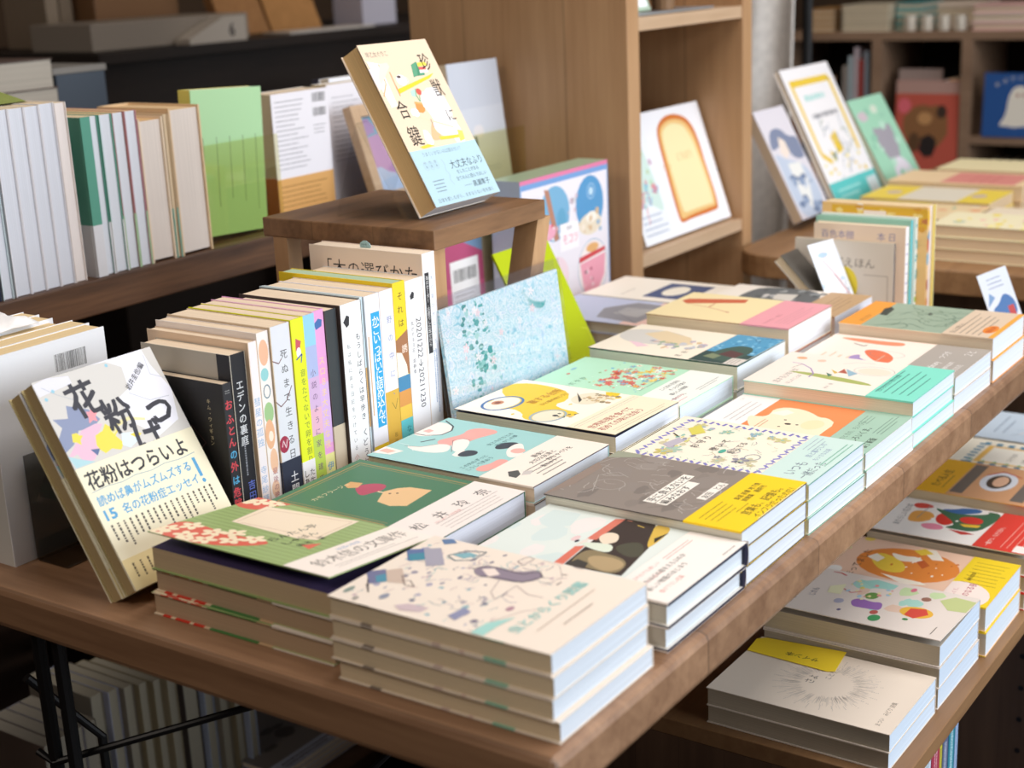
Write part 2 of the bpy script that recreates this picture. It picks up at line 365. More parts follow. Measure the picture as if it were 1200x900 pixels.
BK = {}
def book(name, label, W, H, Th, cover='#f3eee2', art=(), spinecol=None, spine_art=(), back=None, back_art=(), band=None, inner=None,
         pages='#efe0c8', hard=False, side='R', lift=0, mat='paper', group=None, cat='book', parts=True, flap=None, tailpage=None, cap=None, edge=(), edgecol=None):
    """local frame: x along the width, y up the cover, z through the thickness (front cover on top). mm in, metres out."""
    w, h, t = W / 1000, H / 1000, Th / 1000; lf = lift / 1000
    root = empty(name, label, cat, group=group) if parts else None
    if root: BK[root.name] = dict(name=name, label=label, W=W, H=H, Th=Th, cover=cover, art=(), spinecol=spinecol, back=back, band=dict(h=band['h'], col=band['col']) if band else None, inner=inner, pages=pages, hard=hard, side=side, mat=mat, cat=cat, flap=flap, tailpage=tailpage, edge=edge, edgecol=edgecol) if lift else None
    ov = .003 if hard else .0006; tc = .0024 if hard else .0009
    sc = spinecol or cover; bc = back or cover
    gx = (lambda x: x) if side == 'R' else (lambda x: w - x)      # gx: distance from fore edge
    def zt(x): return t + lf * (1 - gx(x) / w)
    cb = MB()
    xs0, xs1 = 0, w
    top = [(0, 0), (w, 0), (w, h), (0, h)]
    cb.hexa([(x, y, zt(x) - tc) for x, y in top] + [(x, y, zt(x)) for x, y in top], cover, mat, cols=[flap or inner or cover, cover] + [edgecol or cover] * 4)
    cb.box(0, 0, 0, w, h, tc, bc, mat, cols=[bc, bc] + [edgecol or bc] * 4)
    if side == 'R': cb.box(w - tc, 0, tc, w, h, t - tc, sc, mat)
    else: cb.box(0, 0, tc, tc, h, t - tc, sc, mat)
    if hard:                                        # rounded back: a slightly swollen spine
        n = 7; sx = w if side == 'R' else 0; sg = 1 if side == 'R' else -1
        pts = [(sx, 0)] + [(sx + sg * .0035 * math.sin(math.pi * i / n), t * i / n) for i in range(1, n)] + [(sx, t)]
        if side == 'L': pts = pts[::-1]
        b0 = len(cb.v); cb.v += [(x, 0, z) for x, z in pts] + [(x, h, z) for x, z in pts]; k = len(pts)
        for i in range(k - 1): cb.f.append((b0 + i, b0 + i + 1, b0 + k + i + 1, b0 + k + i)[::-1]); cb.c.append(sc); cb.m.append(cb.mi(mat))
        cb.f.append(tuple(b0 + i for i in range(k))); cb.f.append(tuple(b0 + k + i for i in reversed(range(k)))); cb.c += [sc] * 2; cb.m += [cb.mi(mat)] * 2
    def ff(off=0.0): return lambda u, v, z: (u / 1000, v / 1000, zt(u / 1000) + z + off)
    def fsp(off=0.0):
        if side == 'R': return lambda u, v, z: (w + z + off, v / 1000, t - u / 1000)
        return lambda u, v, z: (-z - off, v / 1000, u / 1000)
    def fb(off=0.0): return lambda u, v, z: (w - u / 1000, v / 1000, -z - off)
    emit(cb, art, ff(), W, H, mat)
    for v0, v1, c_ in edge:                         # print that carries round the folded fore edge
        x_ = (lambda q: q) if side == 'R' else (lambda q: w - q)
        for za, zb in ((0, tc), (t - tc, t)) if not lift else ((0, tc),):
            cb.box(x_(-.00004), v0 / 1000, za, x_(.00005), v1 / 1000, zb, c_, mat)
        cb.box(x_(0), v0 / 1000, tc, x_(.0022), v1 / 1000, tc + .00004, c_, mat)
    if hard: so = .0036
    else: so = 0
    emit(cb, spine_art, fsp(so), Th, H, mat); emit(cb, back_art, fb(), W, H, mat)
    pb = cb if not parts else MB()
    e0 = ov if hard else .0022; pw0, pw1 = (e0, w - tc) if side == 'R' else (tc, w - e0)
    pc = pages; tp = tailpage or pages  # cool tail tints paint the window daylight into the page edges
    # bottom, top, tail(-y), x+, head(+y), x-
    pb.box(pw0, ov, tc, pw1, h - ov, t - tc, pc, 'pages', cols=[pc, inner or pc, tp, pc, cap or pc, pc])
    bb = None
    if band:
        bb = MB() if parts else cb
        bh = band['h'] / 1000; y0 = band.get('y0', 0) / 1000; col = band['col']; k = .00025; bx0, bx1 = -k, w + k
        q = [(0, y0 - k * .5), (w, y0 - k * .5), (w, y0 + bh), (0, y0 + bh)]
        bb.hexa([(x, y, zt(x) + .00022) for x, y in q] + [(x, y, zt(x) + .0005) for x, y in q], col, mat)
        bb.box(0, y0 - k * .5, -.0004, w, y0 + bh, -.00015, col, mat)
        if side == 'R': bb.box(w + .0001 + so, y0, 0, w + .0003 + so, y0 + bh, t, col, mat)
        else: bb.box(-.0003 - so, y0, 0, -.0001 - so, y0 + bh, t, col, mat)
        if lf == 0:
            if side == 'R': bb.box(-.0004, y0, 0, -.0001, y0 + bh, .0012, col, mat); bb.box(-.0004, y0, t - .0014, -.0001, y0 + bh, t + .0004, col, mat)
            else: bb.box(w + .0001, y0, t - .0012, w + .0004, y0 + bh, t + .0004, col, mat)
        def sh(f): return lambda u, v, z: f(u, v + band.get('y0', 0), z)
        emit(bb, band.get('art', ()), sh(ff(.00051)), W, band['h'], mat)
        emit(bb, band.get('spine', ()), sh(fsp(.00032 + so)), Th, band['h'], mat)
        emit(bb, band.get('back', ()), sh(fb(.0004)), W, band['h'], mat)
    if not parts:
        o = cb.build(name); tag(o, label, cat, group); return o
    cb.build('cover', root); pb.build('page_block', root)
    if bb: bb.build('paper_band', root)
    return root

def dup(o, label=None, group=None):
    c = o.copy(); C.objects.link(c)
    if label: c['label'] = label
    if group: c['group'] = group
    for ch in list(o.children):
        d = ch.copy(); C.objects.link(d); d.parent = c
        for g in ch.children:
            e = g.copy(); C.objects.link(e); e.parent = d
    return c

ORD = {2: ['upper copy', 'lower copy'], 3: ['top copy', 'middle copy', 'bottom copy'], 4: ['top copy', 'second copy down', 'third copy down', 'bottom copy']}
def stack(b, n, x, y, z, T, what, group, ang=0, jit=.0015, labels=None, lower=None):
    """b: the top book; n books of thickness T (m); copies go under it. z = surface under the stack"""
    r = random.Random(hash(round(x * 977 + y * 131, 3)) % 1000)
    if n > 1: b['group'] = group
    if BK.get(b.name) and not lower and n > 1: lower = book(**BK[b.name])
    b['label'] = what if n == 1 else f"{what}, {ORD[n][0]}"
    pose(b, (x, y, z + (n - 1) * T + .0002), *rotz(FLAT, ang))
    for i in range(1, n):
        src = lower if lower else b
        c = dup(src, f"{what}, {ORD[n][i]}", group) if not (lower and i == 1) else lower
        if lower and i == 1: c['label'] = f"{what}, {ORD[n][i]}"; c['group'] = group
        pose(c, (x + r.uniform(-jit, jit), y + r.uniform(-jit, jit) - .0003 * i, z + (n - 1 - i) * T + .0002), *rotz(FLAT, ang + r.uniform(-.5, .5)))

# ================================================================ SETTING
def struct(name, mb, **k): o = mb.build(name, **k); o['kind'] = 'structure'; return o
struct('floor', MB().box(-3, -3.2, -.76, 6, 4.2, -.73, mat='floor'))
struct('wall_back', MB().box(-3, 4.2, -.76, 6, 4.3, 1.9, mat='wall'))
struct('wall_far', MB().box(6, -3.2, -.76, 6.1, 4.3, 1.9, mat='wall'))
struct('wall_left', MB().box(-3.1, -3.2, -.76, -3, 4.3, 1.9, mat='wall'))
struct('ceiling', MB().box(-3, -3.2, 1.9, 6.1, 4.3, 1.95, mat='wall'))

# ================================================================ DISPLAY TABLE
t = empty('display_table', 'long wooden display table with black rod legs carrying the flat book stacks', 'table', (0.6, .4, -.73))
def under(root, o):                      # parent keeping world coordinates
    o.parent = root; o.matrix_parent_inverse = root.matrix_world.inverted(); return o
bpy.context.view_layer.update()
under(t, MB().box(-.002, -.012, -.038, 1.25, .83, 0, mat='table').build('tabletop', bevel=.006))
def leg(x, y):
    return MB().tube([(x, y, -.038), (x + .004, y + .002, -.4), (x + .008, y + .004, -.73)], .0062, mat='black')
for x, y in ((.022, .513), (.022, .54), (.03, .79), (1.17, .5), (1.17, .53)): under(t, leg(x, y).build('leg'))
under(t, MB().tube([(.02, .56, -.17), (.02, .54, -.175), (.19, .30, -.10)], .0035, mat='black').build('brace_rod'))
under(t, MB().tube([(.10, .42, -.34), (.17, .33, -.22), (.25, .24, -.115)], .0032, mat='black').build('brace_rod'))
under(t, MB().tube([(.06, .62, -.13), (.12, .6, -.215), (.12, .6, -.72)], .0045, mat='black').build('brace_rod'))

# ================================================================ TABLE, FRONT ROW (nearest the aisle)
INK = '#3a3836'
a = [scat(8, 60, 121, 184, 60, ['#a9a4b8', '#8fb4bc', '#c8b0b4', '#9a94a2', '#7a7488'], 2.6, 31), scat(8, 60, 121, 184, 60, ['#8a86a0', '#6f8f9a', '#b79aa0', '#6f6a78', '#8fb8bc'], 2.6, 4, 'stroke'), scat(10, 75, 120, 150, 26, ['#a9a0b4', '#9fc0bf', '#c9a9a6', '#8b8494'], 3.2, 9, 'stroke'),
     G([(46.4, 191.3), (56.8, 180.9), (39.4, 166.3), (29.9, 175.2)], '#6f7196'), G([(43.1, 180.0), (50.5, 176.1), (39.4, 166.3), (34.8, 172.2)], '#4a8fa8'), G([(55.0, 179.6), (64.1, 171.5), (43.2, 151.9), (38.7, 165.2)], '#cdb6a4'),
     G([(93.5, 190.7), (101.4, 180.0), (85.0, 165.9), (76.7, 176.0)], '#5d6fa0'), G([(87.1, 183.8), (95.3, 175.0), (84.8, 166.3), (77.5, 174.7)], '#3f8aa0'), G([(101.4, 180.0), (108.8, 169.0), (84.1, 147.4), (75.0, 158.0)], '#a3a0b0'),
     L([(53.7, 163.6), (40.7, 150.8), (42.0, 143.1), (49.2, 152.4), (46.1, 157.9)], .7, '#5c4a50'), L([(29.0, 176.7), (18.2, 166.1), (36.0, 181.3)], .9, '#4a4346'),
     G([(122.6, 179.0), (127.9, 171.8), (122.5, 163.9), (115.8, 171.3)], '#5b7ba6'), L([(99.4, 155.6), (113.5, 148.2), (118.4, 133.3), (101.7, 133.5), (93.9, 145.1), (99.4, 155.6)], 1.2, '#5f6b78'), G([(102.4, 153.7), (112.1, 144.7), (110.4, 135.6), (100.4, 141.8)], '#7fb3bd'),
     G([(87.7, 123.9), (96.9, 121.2), (99.8, 108.0), (98.1, 91.8), (108.4, 81.3), (104.0, 72.5), (92.4, 71.1), (83.1, 82.0), (81.5, 95.7), (80.9, 107.8), (79.5, 115.7)], '#8d8090'), G([(90.8, 118.3), (96.3, 110.7), (89.2, 100.9), (81.5, 105.7)], '#f0ded2'),
     L([(87.7, 123.9), (98.0, 116.9), (97.2, 101.2), (97.4, 86.4), (107.1, 78.1), (99.9, 71.0), (85.1, 78.5), (83.7, 97.2), (80.2, 112.4)], 1.1, '#4b4450'), L([(81.5, 95.7), (60.7, 89.2), (51.5, 79.3), (78.7, 79.1), (69.5, 63.6), (70.7, 51.3)], .5, '#9b8a90'),
     ('S', [L([(114.4, 87.6), (125.6, 84.9), (123.5, 71.4), (106.0, 58.1), (88.7, 61.6)], .4, '#a9a0a0'), L([(115.4, 103.2), (126.6, 100.4), (124.8, 94.3), (110.3, 94.9), (115.4, 103.2)], .6, '#857a80')]),
     G([(14.3, 92.7), (30.3, 90.4), (27.4, 82.3), (10.8, 84.1)], '#8c8fb0'), G([(9.6, 135.8), (16.9, 128.4), (17.9, 111.4), (9.9, 113.1), (5.5, 127.6)], '#cdb8bc'),
     E(*[(18.5, 151.7)][0], 5, 3, '#8d93a5'), E(*[(15.5, 181.6)][0], 6, 2.5, '#8a9a90'), E(*[(44.3, 61.4)][0], 4, 2.5, '#b48a98'), E(*[(6.1, 167.9)][0], 3, 2, '#9a958c'),
     L([(110.6, 60.9), (111.6, 56.9)], .9, '#6b6265'), L([(92.7, 54.6), (99.0, 54.3)], .9, '#6b6265'), L([(126.2, 61.0), (126.4, 52.8)], .9, '#8b8285'),
     G([(0.5, 63.7), (17.9, 62.6), (34.8, 50.4), (17.9, 53.2), (1.1, 53.6)], '#9fd6cd'), L([(21.9, 60.6), (44.2, 51.9), (56.3, 41.1)], .5, '#b9a9a9'),
     T(14, 36, 11, '虫とからくり図鑑', '#8fcfc9', .01, 1.05), L([(24, 26), (100, 27)], .7, '#b9a898'), fine(42, 14, 80, 18, 1, '#b0a294', 1.4)]
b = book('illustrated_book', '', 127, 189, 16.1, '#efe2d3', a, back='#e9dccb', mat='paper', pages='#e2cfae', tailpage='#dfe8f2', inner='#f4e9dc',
         spinecol='#efe2d3', edge=[(36, 54, '#8fc4ae'), (150, 160, '#8a7f76'), (70, 74, '#d8c0b4'), (90, 97, '#cdb8b0')])
ed = [('M', [[(x, 0), (x + w_, 0), (x + w_, 1.2), (x, 1.2)] for x, w_ in ((12, 5), (30, 4), (44, 7))], '#9a8f88')]
stack(b, 4, .016, .001, 0, .0163, 'cream sketched illustration book, front corner of the table', 'cream illustrated books at the table corner', jit=.003)

a = [R(0, 0, 130, 188, '#dfe8e2'), scat(10, 90, 120, 188, 10, ['#e6ece8', '#d4e3e0', '#ece7e2'], 16, 3),
     Q([(25.4, 104.9), (24.7, 98.9), (25.0, 79.4), (26.7, 54.7), (84.0, 62.9), (130.9, 82.1), (130.7, 109.1), (125.7, 114.3), (86.0, 111.0)], '#3a2f2c'),
     G([(21.2, 113.7), (24.1, 105.5), (64.5, 109.9), (59.6, 116.3)], '#e0705a'), G([(76.8, 116.4), (79.1, 108.2), (129.1, 109.7), (125.5, 117.5)], '#de7560'), G([(58.8, 117.4), (70.2, 112.1), (80.2, 115.3), (73.5, 117.5)], '#e7dcd0'),
     G([(30.5, 102.9), (48.7, 105.8), (60.5, 102.6), (59.1, 89.2), (56.3, 69.6), (46.0, 60.6), (25.9, 59.8), (27.6, 84.2), (27.1, 95.9)], '#8a7a58'), G([(48.1, 97.6), (54.5, 83.3), (51.1, 65.0), (37.3, 61.0), (26.9, 69.0), (33.3, 87.9)], '#b39a70'), G([(25.2, 103.9), (38.8, 100.8), (36.2, 89.8), (27.5, 87.1)], '#3d3834'),
     G([(68.5, 117.5), (75.1, 102.4), (76.6, 90.9), (64.6, 85.1), (59.1, 89.2), (62.1, 106.8)], '#dce6d2'), G([(84.3, 109.9), (97.9, 108.7), (98.4, 97.9), (84.0, 90.7), (75.8, 95.1), (74.2, 100.3)], '#ecd9c0'), G([(75.8, 88.8), (91.2, 78.1), (86.9, 68.2), (68.6, 59.3), (59.4, 65.6), (65.4, 81.0)], '#4b4a3c'),
     G([(130.9, 82.1), (131.9, 70.4), (121.8, 63.6), (82.4, 62.0), (89.7, 67.6), (108.7, 74.4)], '#ddb545'), G([(103.3, 68.5), (119.3, 63.7), (94.9, 63.9)], '#2e2a26'), E(*[(69.9, 120.8)][0], 3, 1.6, '#23263a'), E(*[(74.5, 124.7)][0], 6, 3, '#e9c9c8'),
     ('S', [L([(121.8, 94.2), (119.6, 86.7)], 1.4, '#d2b14c'), L([(126.9, 106.8), (126.8, 101.9)], 1.2, '#d5866f')]),
     R(2, 44, 14, 158, '#f4f1ea'), V(8, 152, 7, '夢をみる時計', INK, 1.5), V(8, 88, 6, '森　青花', INK, 1.4)]
ob = [fine(14, 30, 60, 33, 1, '#dd9a90', 1.2, 2), T(12, 40, 5, '世界はそれでも美しい', '#d08078', 0, 1), T(12, 30, 6, 'あなたはどの道をえらぶのか', '#4a4644', .01, .95), T(12, 21, 6, '新しい物語のはじまり', '#4a4644', .01), T(14, 12, 5, '書き下ろし短篇', '#d08078'), fine(70, 38, 122, 44, 2, '#cfa39c', 1.2, 5), fine(98, 3, 124, 7, 1, '#7a7572', 1.3, 5)]
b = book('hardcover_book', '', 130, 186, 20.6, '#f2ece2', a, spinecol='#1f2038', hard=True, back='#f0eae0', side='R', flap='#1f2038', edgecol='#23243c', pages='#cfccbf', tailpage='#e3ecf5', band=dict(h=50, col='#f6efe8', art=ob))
stack(b, 2, .164, -.004, 0, .021, 'pale blue hardcover with old painting and white band beside the front corner stack', 'pale blue painting hardcovers', jit=.004)

a = [scat(5, 70, 125, 185, 26, ['#8d837b', '#857b74', '#958b83', '#7b726c'], 10, 5), scat(10, 60, 120, 184, 46, ['#b3aaa2', '#a9a098'], 4, 8, 'stroke'), ring(*[(46.3, 148.6)][0], 13, 14, .6, '#b5ada6'), ring(*[(68.7, 60.4)][0], 9, 7, .5, '#c4beb9'),
     L([(25.0, 152.9), (62.3, 169.0), (76.9, 156.5), (68.8, 142.4)], .5, '#bdb6ae'), L([(75.4, 215.6), (75.2, 190.9), (105.7, 180.4), (130.6, 164.1)], .6, '#bfb8b0'), G([(-1.6, 185.6), (34.6, 176.3), (82.3, 177.0), (93.2, 188.6), (62.6, 199.2)], '#938074'), L([(12.6, 92.1), (24.7, 78.1), (42.0, 55.7)], .4, '#77706a'),
     G([(109.8, 208.0), (127.6, 198.3), (134.0, 166.0), (120.5, 158.7), (108.1, 184.3)], '#9ca08a'),
     R(24, 92, 98, 103, '#f6efe4'), R(24, 80, 84, 91, '#f6efe4'), T(26, 94, 9.5, '手に負えないを', '#232221', .014, 1.04), T(26, 82, 9, '編みなおす', '#232221', .014, 1.05), R(50, 57, 94, 66, '#f3ebe0'), T(54, 58.6, 7.2, '友田　とん', '#232221', .01, 1.04)]
ob = [T(34, 11, 9.5, '言葉も、記憶も。', '#2a2715', .012), T(34, 1.5 + 0, 8, 'インフラだったのだ！', '#2a2715', .01), T(62, 33, 6, '鉄道 読書 地下鉄', '#2a2715', .01), T(62, 26, 6, '随筆集　最新刊', '#2a2715', .01), fine(10, 24, 56, 45, 4, '#6a5e20', 1.1, 3), fine(36, 21, 60, 23, 1, '#6a5e20', 1), R(30, -1, 122, 0.5, '#f4eddc')]
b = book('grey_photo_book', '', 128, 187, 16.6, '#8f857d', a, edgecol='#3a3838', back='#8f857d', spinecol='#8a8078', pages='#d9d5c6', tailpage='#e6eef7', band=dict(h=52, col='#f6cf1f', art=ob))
stack(b, 3, .293, 0, 0, .0168, 'grey chalkboard photo book with bright yellow band near the aisle edge', 'grey photo books with yellow bands')

tri = []
for k in range(15):
    x = 10 + k * 7.4
    tri += [L([(x, 50 + 5 * (k % 2)), (x + 5, 55 - 5 * (k % 2))], 3, '#8081c6'), L([(x, 173 + 4 * (k % 2)), (x + 5, 179 - 5 * (k % 2))], 3, '#8081c6')]
for k in range(18):
    y = 52 + k * 7; tri += [L([(6, y), (11, y + 5)] if k % 2 else [(5, y + 3), (12, y + 2)], 3, '#7c7cc2'), L([(116, y), (121, y + 5)] if k % 2 else [(115, y + 3), (123, y + 2)], 3, '#7776be'), L([(14, y + 2), (15.5, y + 4)], 1.2, '#8fc0a4')]
a = [('S', tri), scat(20, 144, 108, 168, 26, ['#d8d27a', '#8cc4b0', '#a9a8c0', '#8a8898', '#cfc6a0'], 3.6, 4, 'blob'), scat(18, 62, 110, 168, 46, ['#8a8898', '#8fb8a4', '#a8a070'], 2.2, 14, 'stroke'), scat(20, 60, 34, 160, 12, ['#c9c3a0', '#a9c7b4', '#8f8d9c', '#cdbf6a'], 7, 9, 'flower'), scat(92, 60, 108, 160, 12, ['#9cc6b2', '#cfc88a', '#8fb6c9'], 6, 12, 'flower'),
     G([(92.9, 165.2), (108.1, 159.3), (89.1, 144.1), (76.3, 152.1)], '#dcd255'), G([(40.7, 164.8), (65.4, 160.0), (56.4, 150.8), (32.9, 153.9)], '#bcb6c2'), L([(74.3, 171.4), (66.9, 161.8)], 1.6, '#3b3a40'), ('S', [E(*[(46.7, 105.5)][0], 6, 3, '#4fb09a'), ring(*[(51.8, 96.2)][0], 6, 6, .7, '#9a9aa6'), ring(*[(43.4, 73.2)][0], 8, 7, .9, '#8e9aa8')]),
     T(44, 132, 9.5, 'お 守 り', '#4a464e', 0, 1.1), T(44, 112, 9, '巻 い て', '#4a464e', 0, 1.1), T(44, 94, 8, '旅にでる', '#5d5960', 0, 1.1), L([(4, 8), (4, 188)], .4, '#d9d3c4')]
ob = [T(16, 22, 13, 'いつも', '#5f6c82', 0, .95), T(12, 8, 11, '一緒だった', '#4d5a70', 0, .85), T(66, 27, 7, '旅と暮らしの', '#6f86ac', 0), T(60, 18, 6, 'ちいさなお話', '#6f86ac', 0), fine(50, 4, 120, 13, 2, '#5fae92', 1.6, 4), fine(84, 30, 124, 44, 3, '#8fa3b4', 1, 7)]
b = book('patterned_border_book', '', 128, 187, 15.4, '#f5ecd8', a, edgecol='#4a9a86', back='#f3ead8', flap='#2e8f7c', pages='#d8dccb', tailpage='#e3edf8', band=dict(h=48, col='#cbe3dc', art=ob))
stack(b, 3, .425, 0, 0, .0156, 'cream book with blue dashed border drawing and pale green band', 'cream books with blue dashed border')

a = [G([(0, 142), (127, 142), (127, 187), (0, 187)], '#f4f1ee'), R(0, 46, 127, 143, '#f08a4c'),
     B1([(42.0, 141.9), (60.9, 148.8), (62.7, 139.7), (64.5, 133.2), (74.1, 130.8), (91.3, 134.7), (103.3, 125.5), (103.2, 107.6), (96.0, 94.2), (85.6, 82.0), (87.3, 73.1), (73.8, 59.9), (38.7, 60.4), (23.3, 58.9), (16.8, 68.2), (13.9, 80.4), (20.6, 97.8), (28.2, 111.2), (26.4, 119.8), (21.5, 126.7)], '#f6e6c4'), E(*[(60.3, 78.6)][0], 16, 11, '#f3e0b0'), G([(77.7, 132.7), (95.8, 121.7), (88.9, 110.7), (75.0, 116.2)], '#faf1de'),
     E(*[(52.0, 101.6)][0], 2.8, 3.4, '#3a2f2c'), E(*[(63.0, 109.1)][0], 1.5, 1.6, '#3a2f2c'), E(*[(53.3, 92.2)][0], 1.5, 1.6, '#3a2f2c'), E(*[(40.5, 106.2)][0], 1.4, 1.5, '#3a2f2c'),
     V(110, 184, 8, 'い', '#aaa', 1), fine(40, 150, 110, 170, 3, '#b9b4b4', 1.6, 3), fine(20, 122, 60, 130, 2, '#c86a34', 1.2, 4)]
ob = [T(22, 34, 7, 'あのときの、ちいさな', '#5f7a6c', 0), T(26, 22, 9, 'しろいくま。', '#44594e', .01), T(14, 6, 8, '装丁新版', '#37463e', .015), fine(60, 6, 120, 18, 3, '#6c8a7a', 1.2, 4), fine(84, 30, 120, 42, 3, '#6c8a7a', 1, 2)]
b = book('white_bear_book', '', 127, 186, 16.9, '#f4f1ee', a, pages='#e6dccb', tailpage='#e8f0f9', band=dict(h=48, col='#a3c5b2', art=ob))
stack(b, 2, .558, 0, 0, .017, 'orange book with white furry bear face and sage green band', 'orange white-bear books')

a = [G([(52.6, 160.6), (57.4, 140.9), (53.4, 97.2), (43.8, 62.4), (35.1, 55.8), (37.1, 89.3), (46.6, 135.2)], '#a9b45e'), L([(87.7, 168.2), (84.9, 155.2), (72.4, 140.2), (54.3, 129.5), (39.5, 128.8)], 1.6, '#9a80b8'), L([(66.6, 159.7), (84.9, 155.2)], .7, '#555'),
     ring(*[(89.4, 74.3)][0], 17, 22, .5, '#8a8a92'), E(*[(87.7, 73.5)][0], 13, 18, '#f3ddc8'), E(*[(108.1, 165.8)][0], 5, 6, '#e9a878'), E(*[(105.9, 141.3)][0], 5, 5, '#eec4ac'),
     G([(77.8, 118.8), (69.2, 107.6), (63.4, 109.0)], '#d9b23a'), G([(69.2, 107.6), (85.4, 106.8), (68.9, 96.7)], '#b4503a'), G([(86.3, 104.9), (73.3, 86.9), (58.9, 91.5)], '#8fb6c8'), G([(64.1, 119.1), (58.2, 109.2), (50.3, 110.9)], '#4a7a6a'), L([(103.4, 115.4), (114.7, 103.1), (118.0, 84.0)], .6, '#9a9aa0'),
     T(8, 150, 9, '恋する少年少女', '#8d8a88', 0, .9), T(8, 138, 6, 'ほしのことば', '#8d8a88'), T(8, 96, 5, '谷川　優', '#9a9794')]
ob = [fine(18, 8, 110, 50, 5, '#2f7f6e', 1.7, 3), T(20, 42, 6.5, '忘れられない夜の言葉', '#2b7565', .01)]
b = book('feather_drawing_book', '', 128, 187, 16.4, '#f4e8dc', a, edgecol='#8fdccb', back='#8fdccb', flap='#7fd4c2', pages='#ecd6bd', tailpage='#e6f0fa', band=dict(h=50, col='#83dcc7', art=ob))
stack(b, 3, .685, 0, 0, .0166, 'cream book with thin plant drawing and turquoise band', 'cream books with turquoise bands')

a = [G([(111.7, 178.5), (117.1, 162.5), (115.4, 121.7), (119.0, 95.4), (99.3, 95.5), (99.9, 143.2)], '#f08a64'), G([(69.5, 130.0), (77.2, 118.2), (68.0, 99.0), (48.1, 85.0), (25.1, 84.4), (26.4, 99.5), (49.1, 118.8)], '#e9704a'), G([(17.2, 128.2), (39.0, 135.6), (51.8, 125.6), (33.6, 122.3), (25.2, 101.7), (26.3, 82.0), (11.7, 89.5), (7.7, 109.8)], '#a48ac2'),
     L([(94.0, 151.4), (86.1, 136.6), (92.2, 133.9)], 2, '#403a3e'), ring(*[(61.2, 98.7)][0], 14, 20, .5, '#8b8488'), fine(8, 130, 50, 170, 4, '#eac0a0', 3, 6), fine(20, 96, 60, 104, 1, '#dfb6a0', 2, 3)]
ob = [T(14, 34, 12, 'Ordinary', '#eceae6', 0, .9), T(20, 20, 11, 'afternoon', '#eceae6', 0, .9), T(70, 36, 10, 'つづき', '#eceae6'), T(20, 8, 8, 'あさの光', '#eceae6', 0), T(90, 12, 12, '２と', '#eceae6')]
b = book('orange_shape_book', '', 127, 187, 19.8, '#f6e8dc', a, flap='#aba4da', pages='#efe4d6', tailpage='#e4edf9', band=dict(h=62, col='#aaa39b', art=ob))
stack(b, 2, .817, 0, 0, .0202, 'cream book with orange and lilac shapes and taupe band', 'cream books with taupe bands')

a = [R(0, 158, 126, 188, '#f09a2c'), R(0, 60, 126, 159, '#96ab95'), fine(20, 163, 60, 170, 2, '#9a6a2c', 1.5, 3), G([(59.2, 156.9), (90.9, 162.6), (103.7, 158.2), (91.6, 150.2), (57.3, 147.5)], '#2f3a34'), G([(84.9, 105.9), (93.5, 104.4), (84.5, 98.5), (78.1, 101.3)], '#3f4a44'), scat(20, 66, 110, 128, 26, ['#6e8672', '#7e957e'], 9, 5, 'stroke'),
     L([(46.8, 143.7), (71.4, 144.0), (83.5, 131.6), (72.3, 114.1), (40.8, 87.6)], .6, '#5d7462'), fine(30, 64, 70, 67, 1, '#5d7462', 1.2)]
ob = [fine(8, 16, 118, 52, 5, '#6a584a', 1.5, 3), T(8, 50, 5, 'おいしくて懐かしい。', '#4d4038', .01), E(38, 14, 19, 8, '#e8842a'), T(24, 11, 7, '重版出来', '#b6401e', .015), R(0, 0, 126, 6, '#f0a53a')]
b = book('orange_banded_hardcover', '', 126, 187, 26, '#efe0c4', a, back='#f09a2c', spinecol='#f09a2c', flap='#c9761c', hard=False, pages='#e9d7bd', tailpage='#eaf0f8', band=dict(h=60, col='#d8c3ab', art=ob))
stack(b, 2, .949, 0, 0, .0266, 'grey-green book with orange ends and beige band at the far aisle end', 'grey-green and orange books')

# ================================================================ TABLE, SECOND ROW
strp = [L([(x, 46), (x, 188)], 1.1, '#7d9456') for x in range(5, 128, 7)]
a = [('S', strp), G([(4.6, 194.8), (38.4, 189.8), (37.7, 166.0), (31.9, 137.3), (35.7, 114.6), (37.5, 93.5), (28.9, 90.4), (9.1, 111.7), (-0.2, 139.1), (-4.4, 164.8)], '#e2604c'),
     G([(95.1, 194.6), (128.3, 195.2), (130.9, 167.2), (125.9, 149.3), (111.3, 161.2), (92.0, 164.5)], '#e2604c'), G([(46.0, 68.9), (58.3, 58.7), (41.5, 56.8)], '#e2604c'),
     ('S', [('S', [E(p[0] + 6 * math.cos(q), p[1] + 6 * math.sin(q), 4.6, 3.2, '#f6e3bd', math.degrees(q)) for q in [math.radians(r_) + k * 1.257 for k in range(5)]]) for p, r_ in zip([(15.1, 183.7), (11.2, 159.3), (31.2, 172.8), (28.9, 146.2), (37.5, 131.4), (11.1, 137.6), (22.2, 120.4), (34.4, 107.4), (-0.9, 150.4), (113.7, 180.2), (108.9, 192.3), (118.6, 165.1), (4.6, 183.1)], (0, 40, 80, 20, 60, 10, 30, 0, 50, 0, 30, 60, 20))]),
     ('S', [E(*p, 1.6, 1.4, '#e2604c') for p in [(15.1, 183.7), (11.2, 159.3), (31.2, 172.8), (28.9, 146.2), (37.5, 131.4), (11.1, 137.6), (22.2, 120.4), (113.7, 180.2)]]),
     G([(58.7, 156.3), (108.1, 164.5), (121.7, 74.5), (62.0, 67.2), (56.3, 83.9)], '#f3dfc2'), L([(61.1, 152.5), (101.3, 157.7), (116.5, 77.5), (67.4, 72.0), (61.0, 147.7)], .5, '#b58f74'),
     T(38, 92, 10, 'らんたん亭', INK, 0, 1.1), T(38, 78, 9, 'しゃぼん', INK, 0, 1.1), T(42, 66, 7, '鈴木　夏', INK, 0, 1.1)]
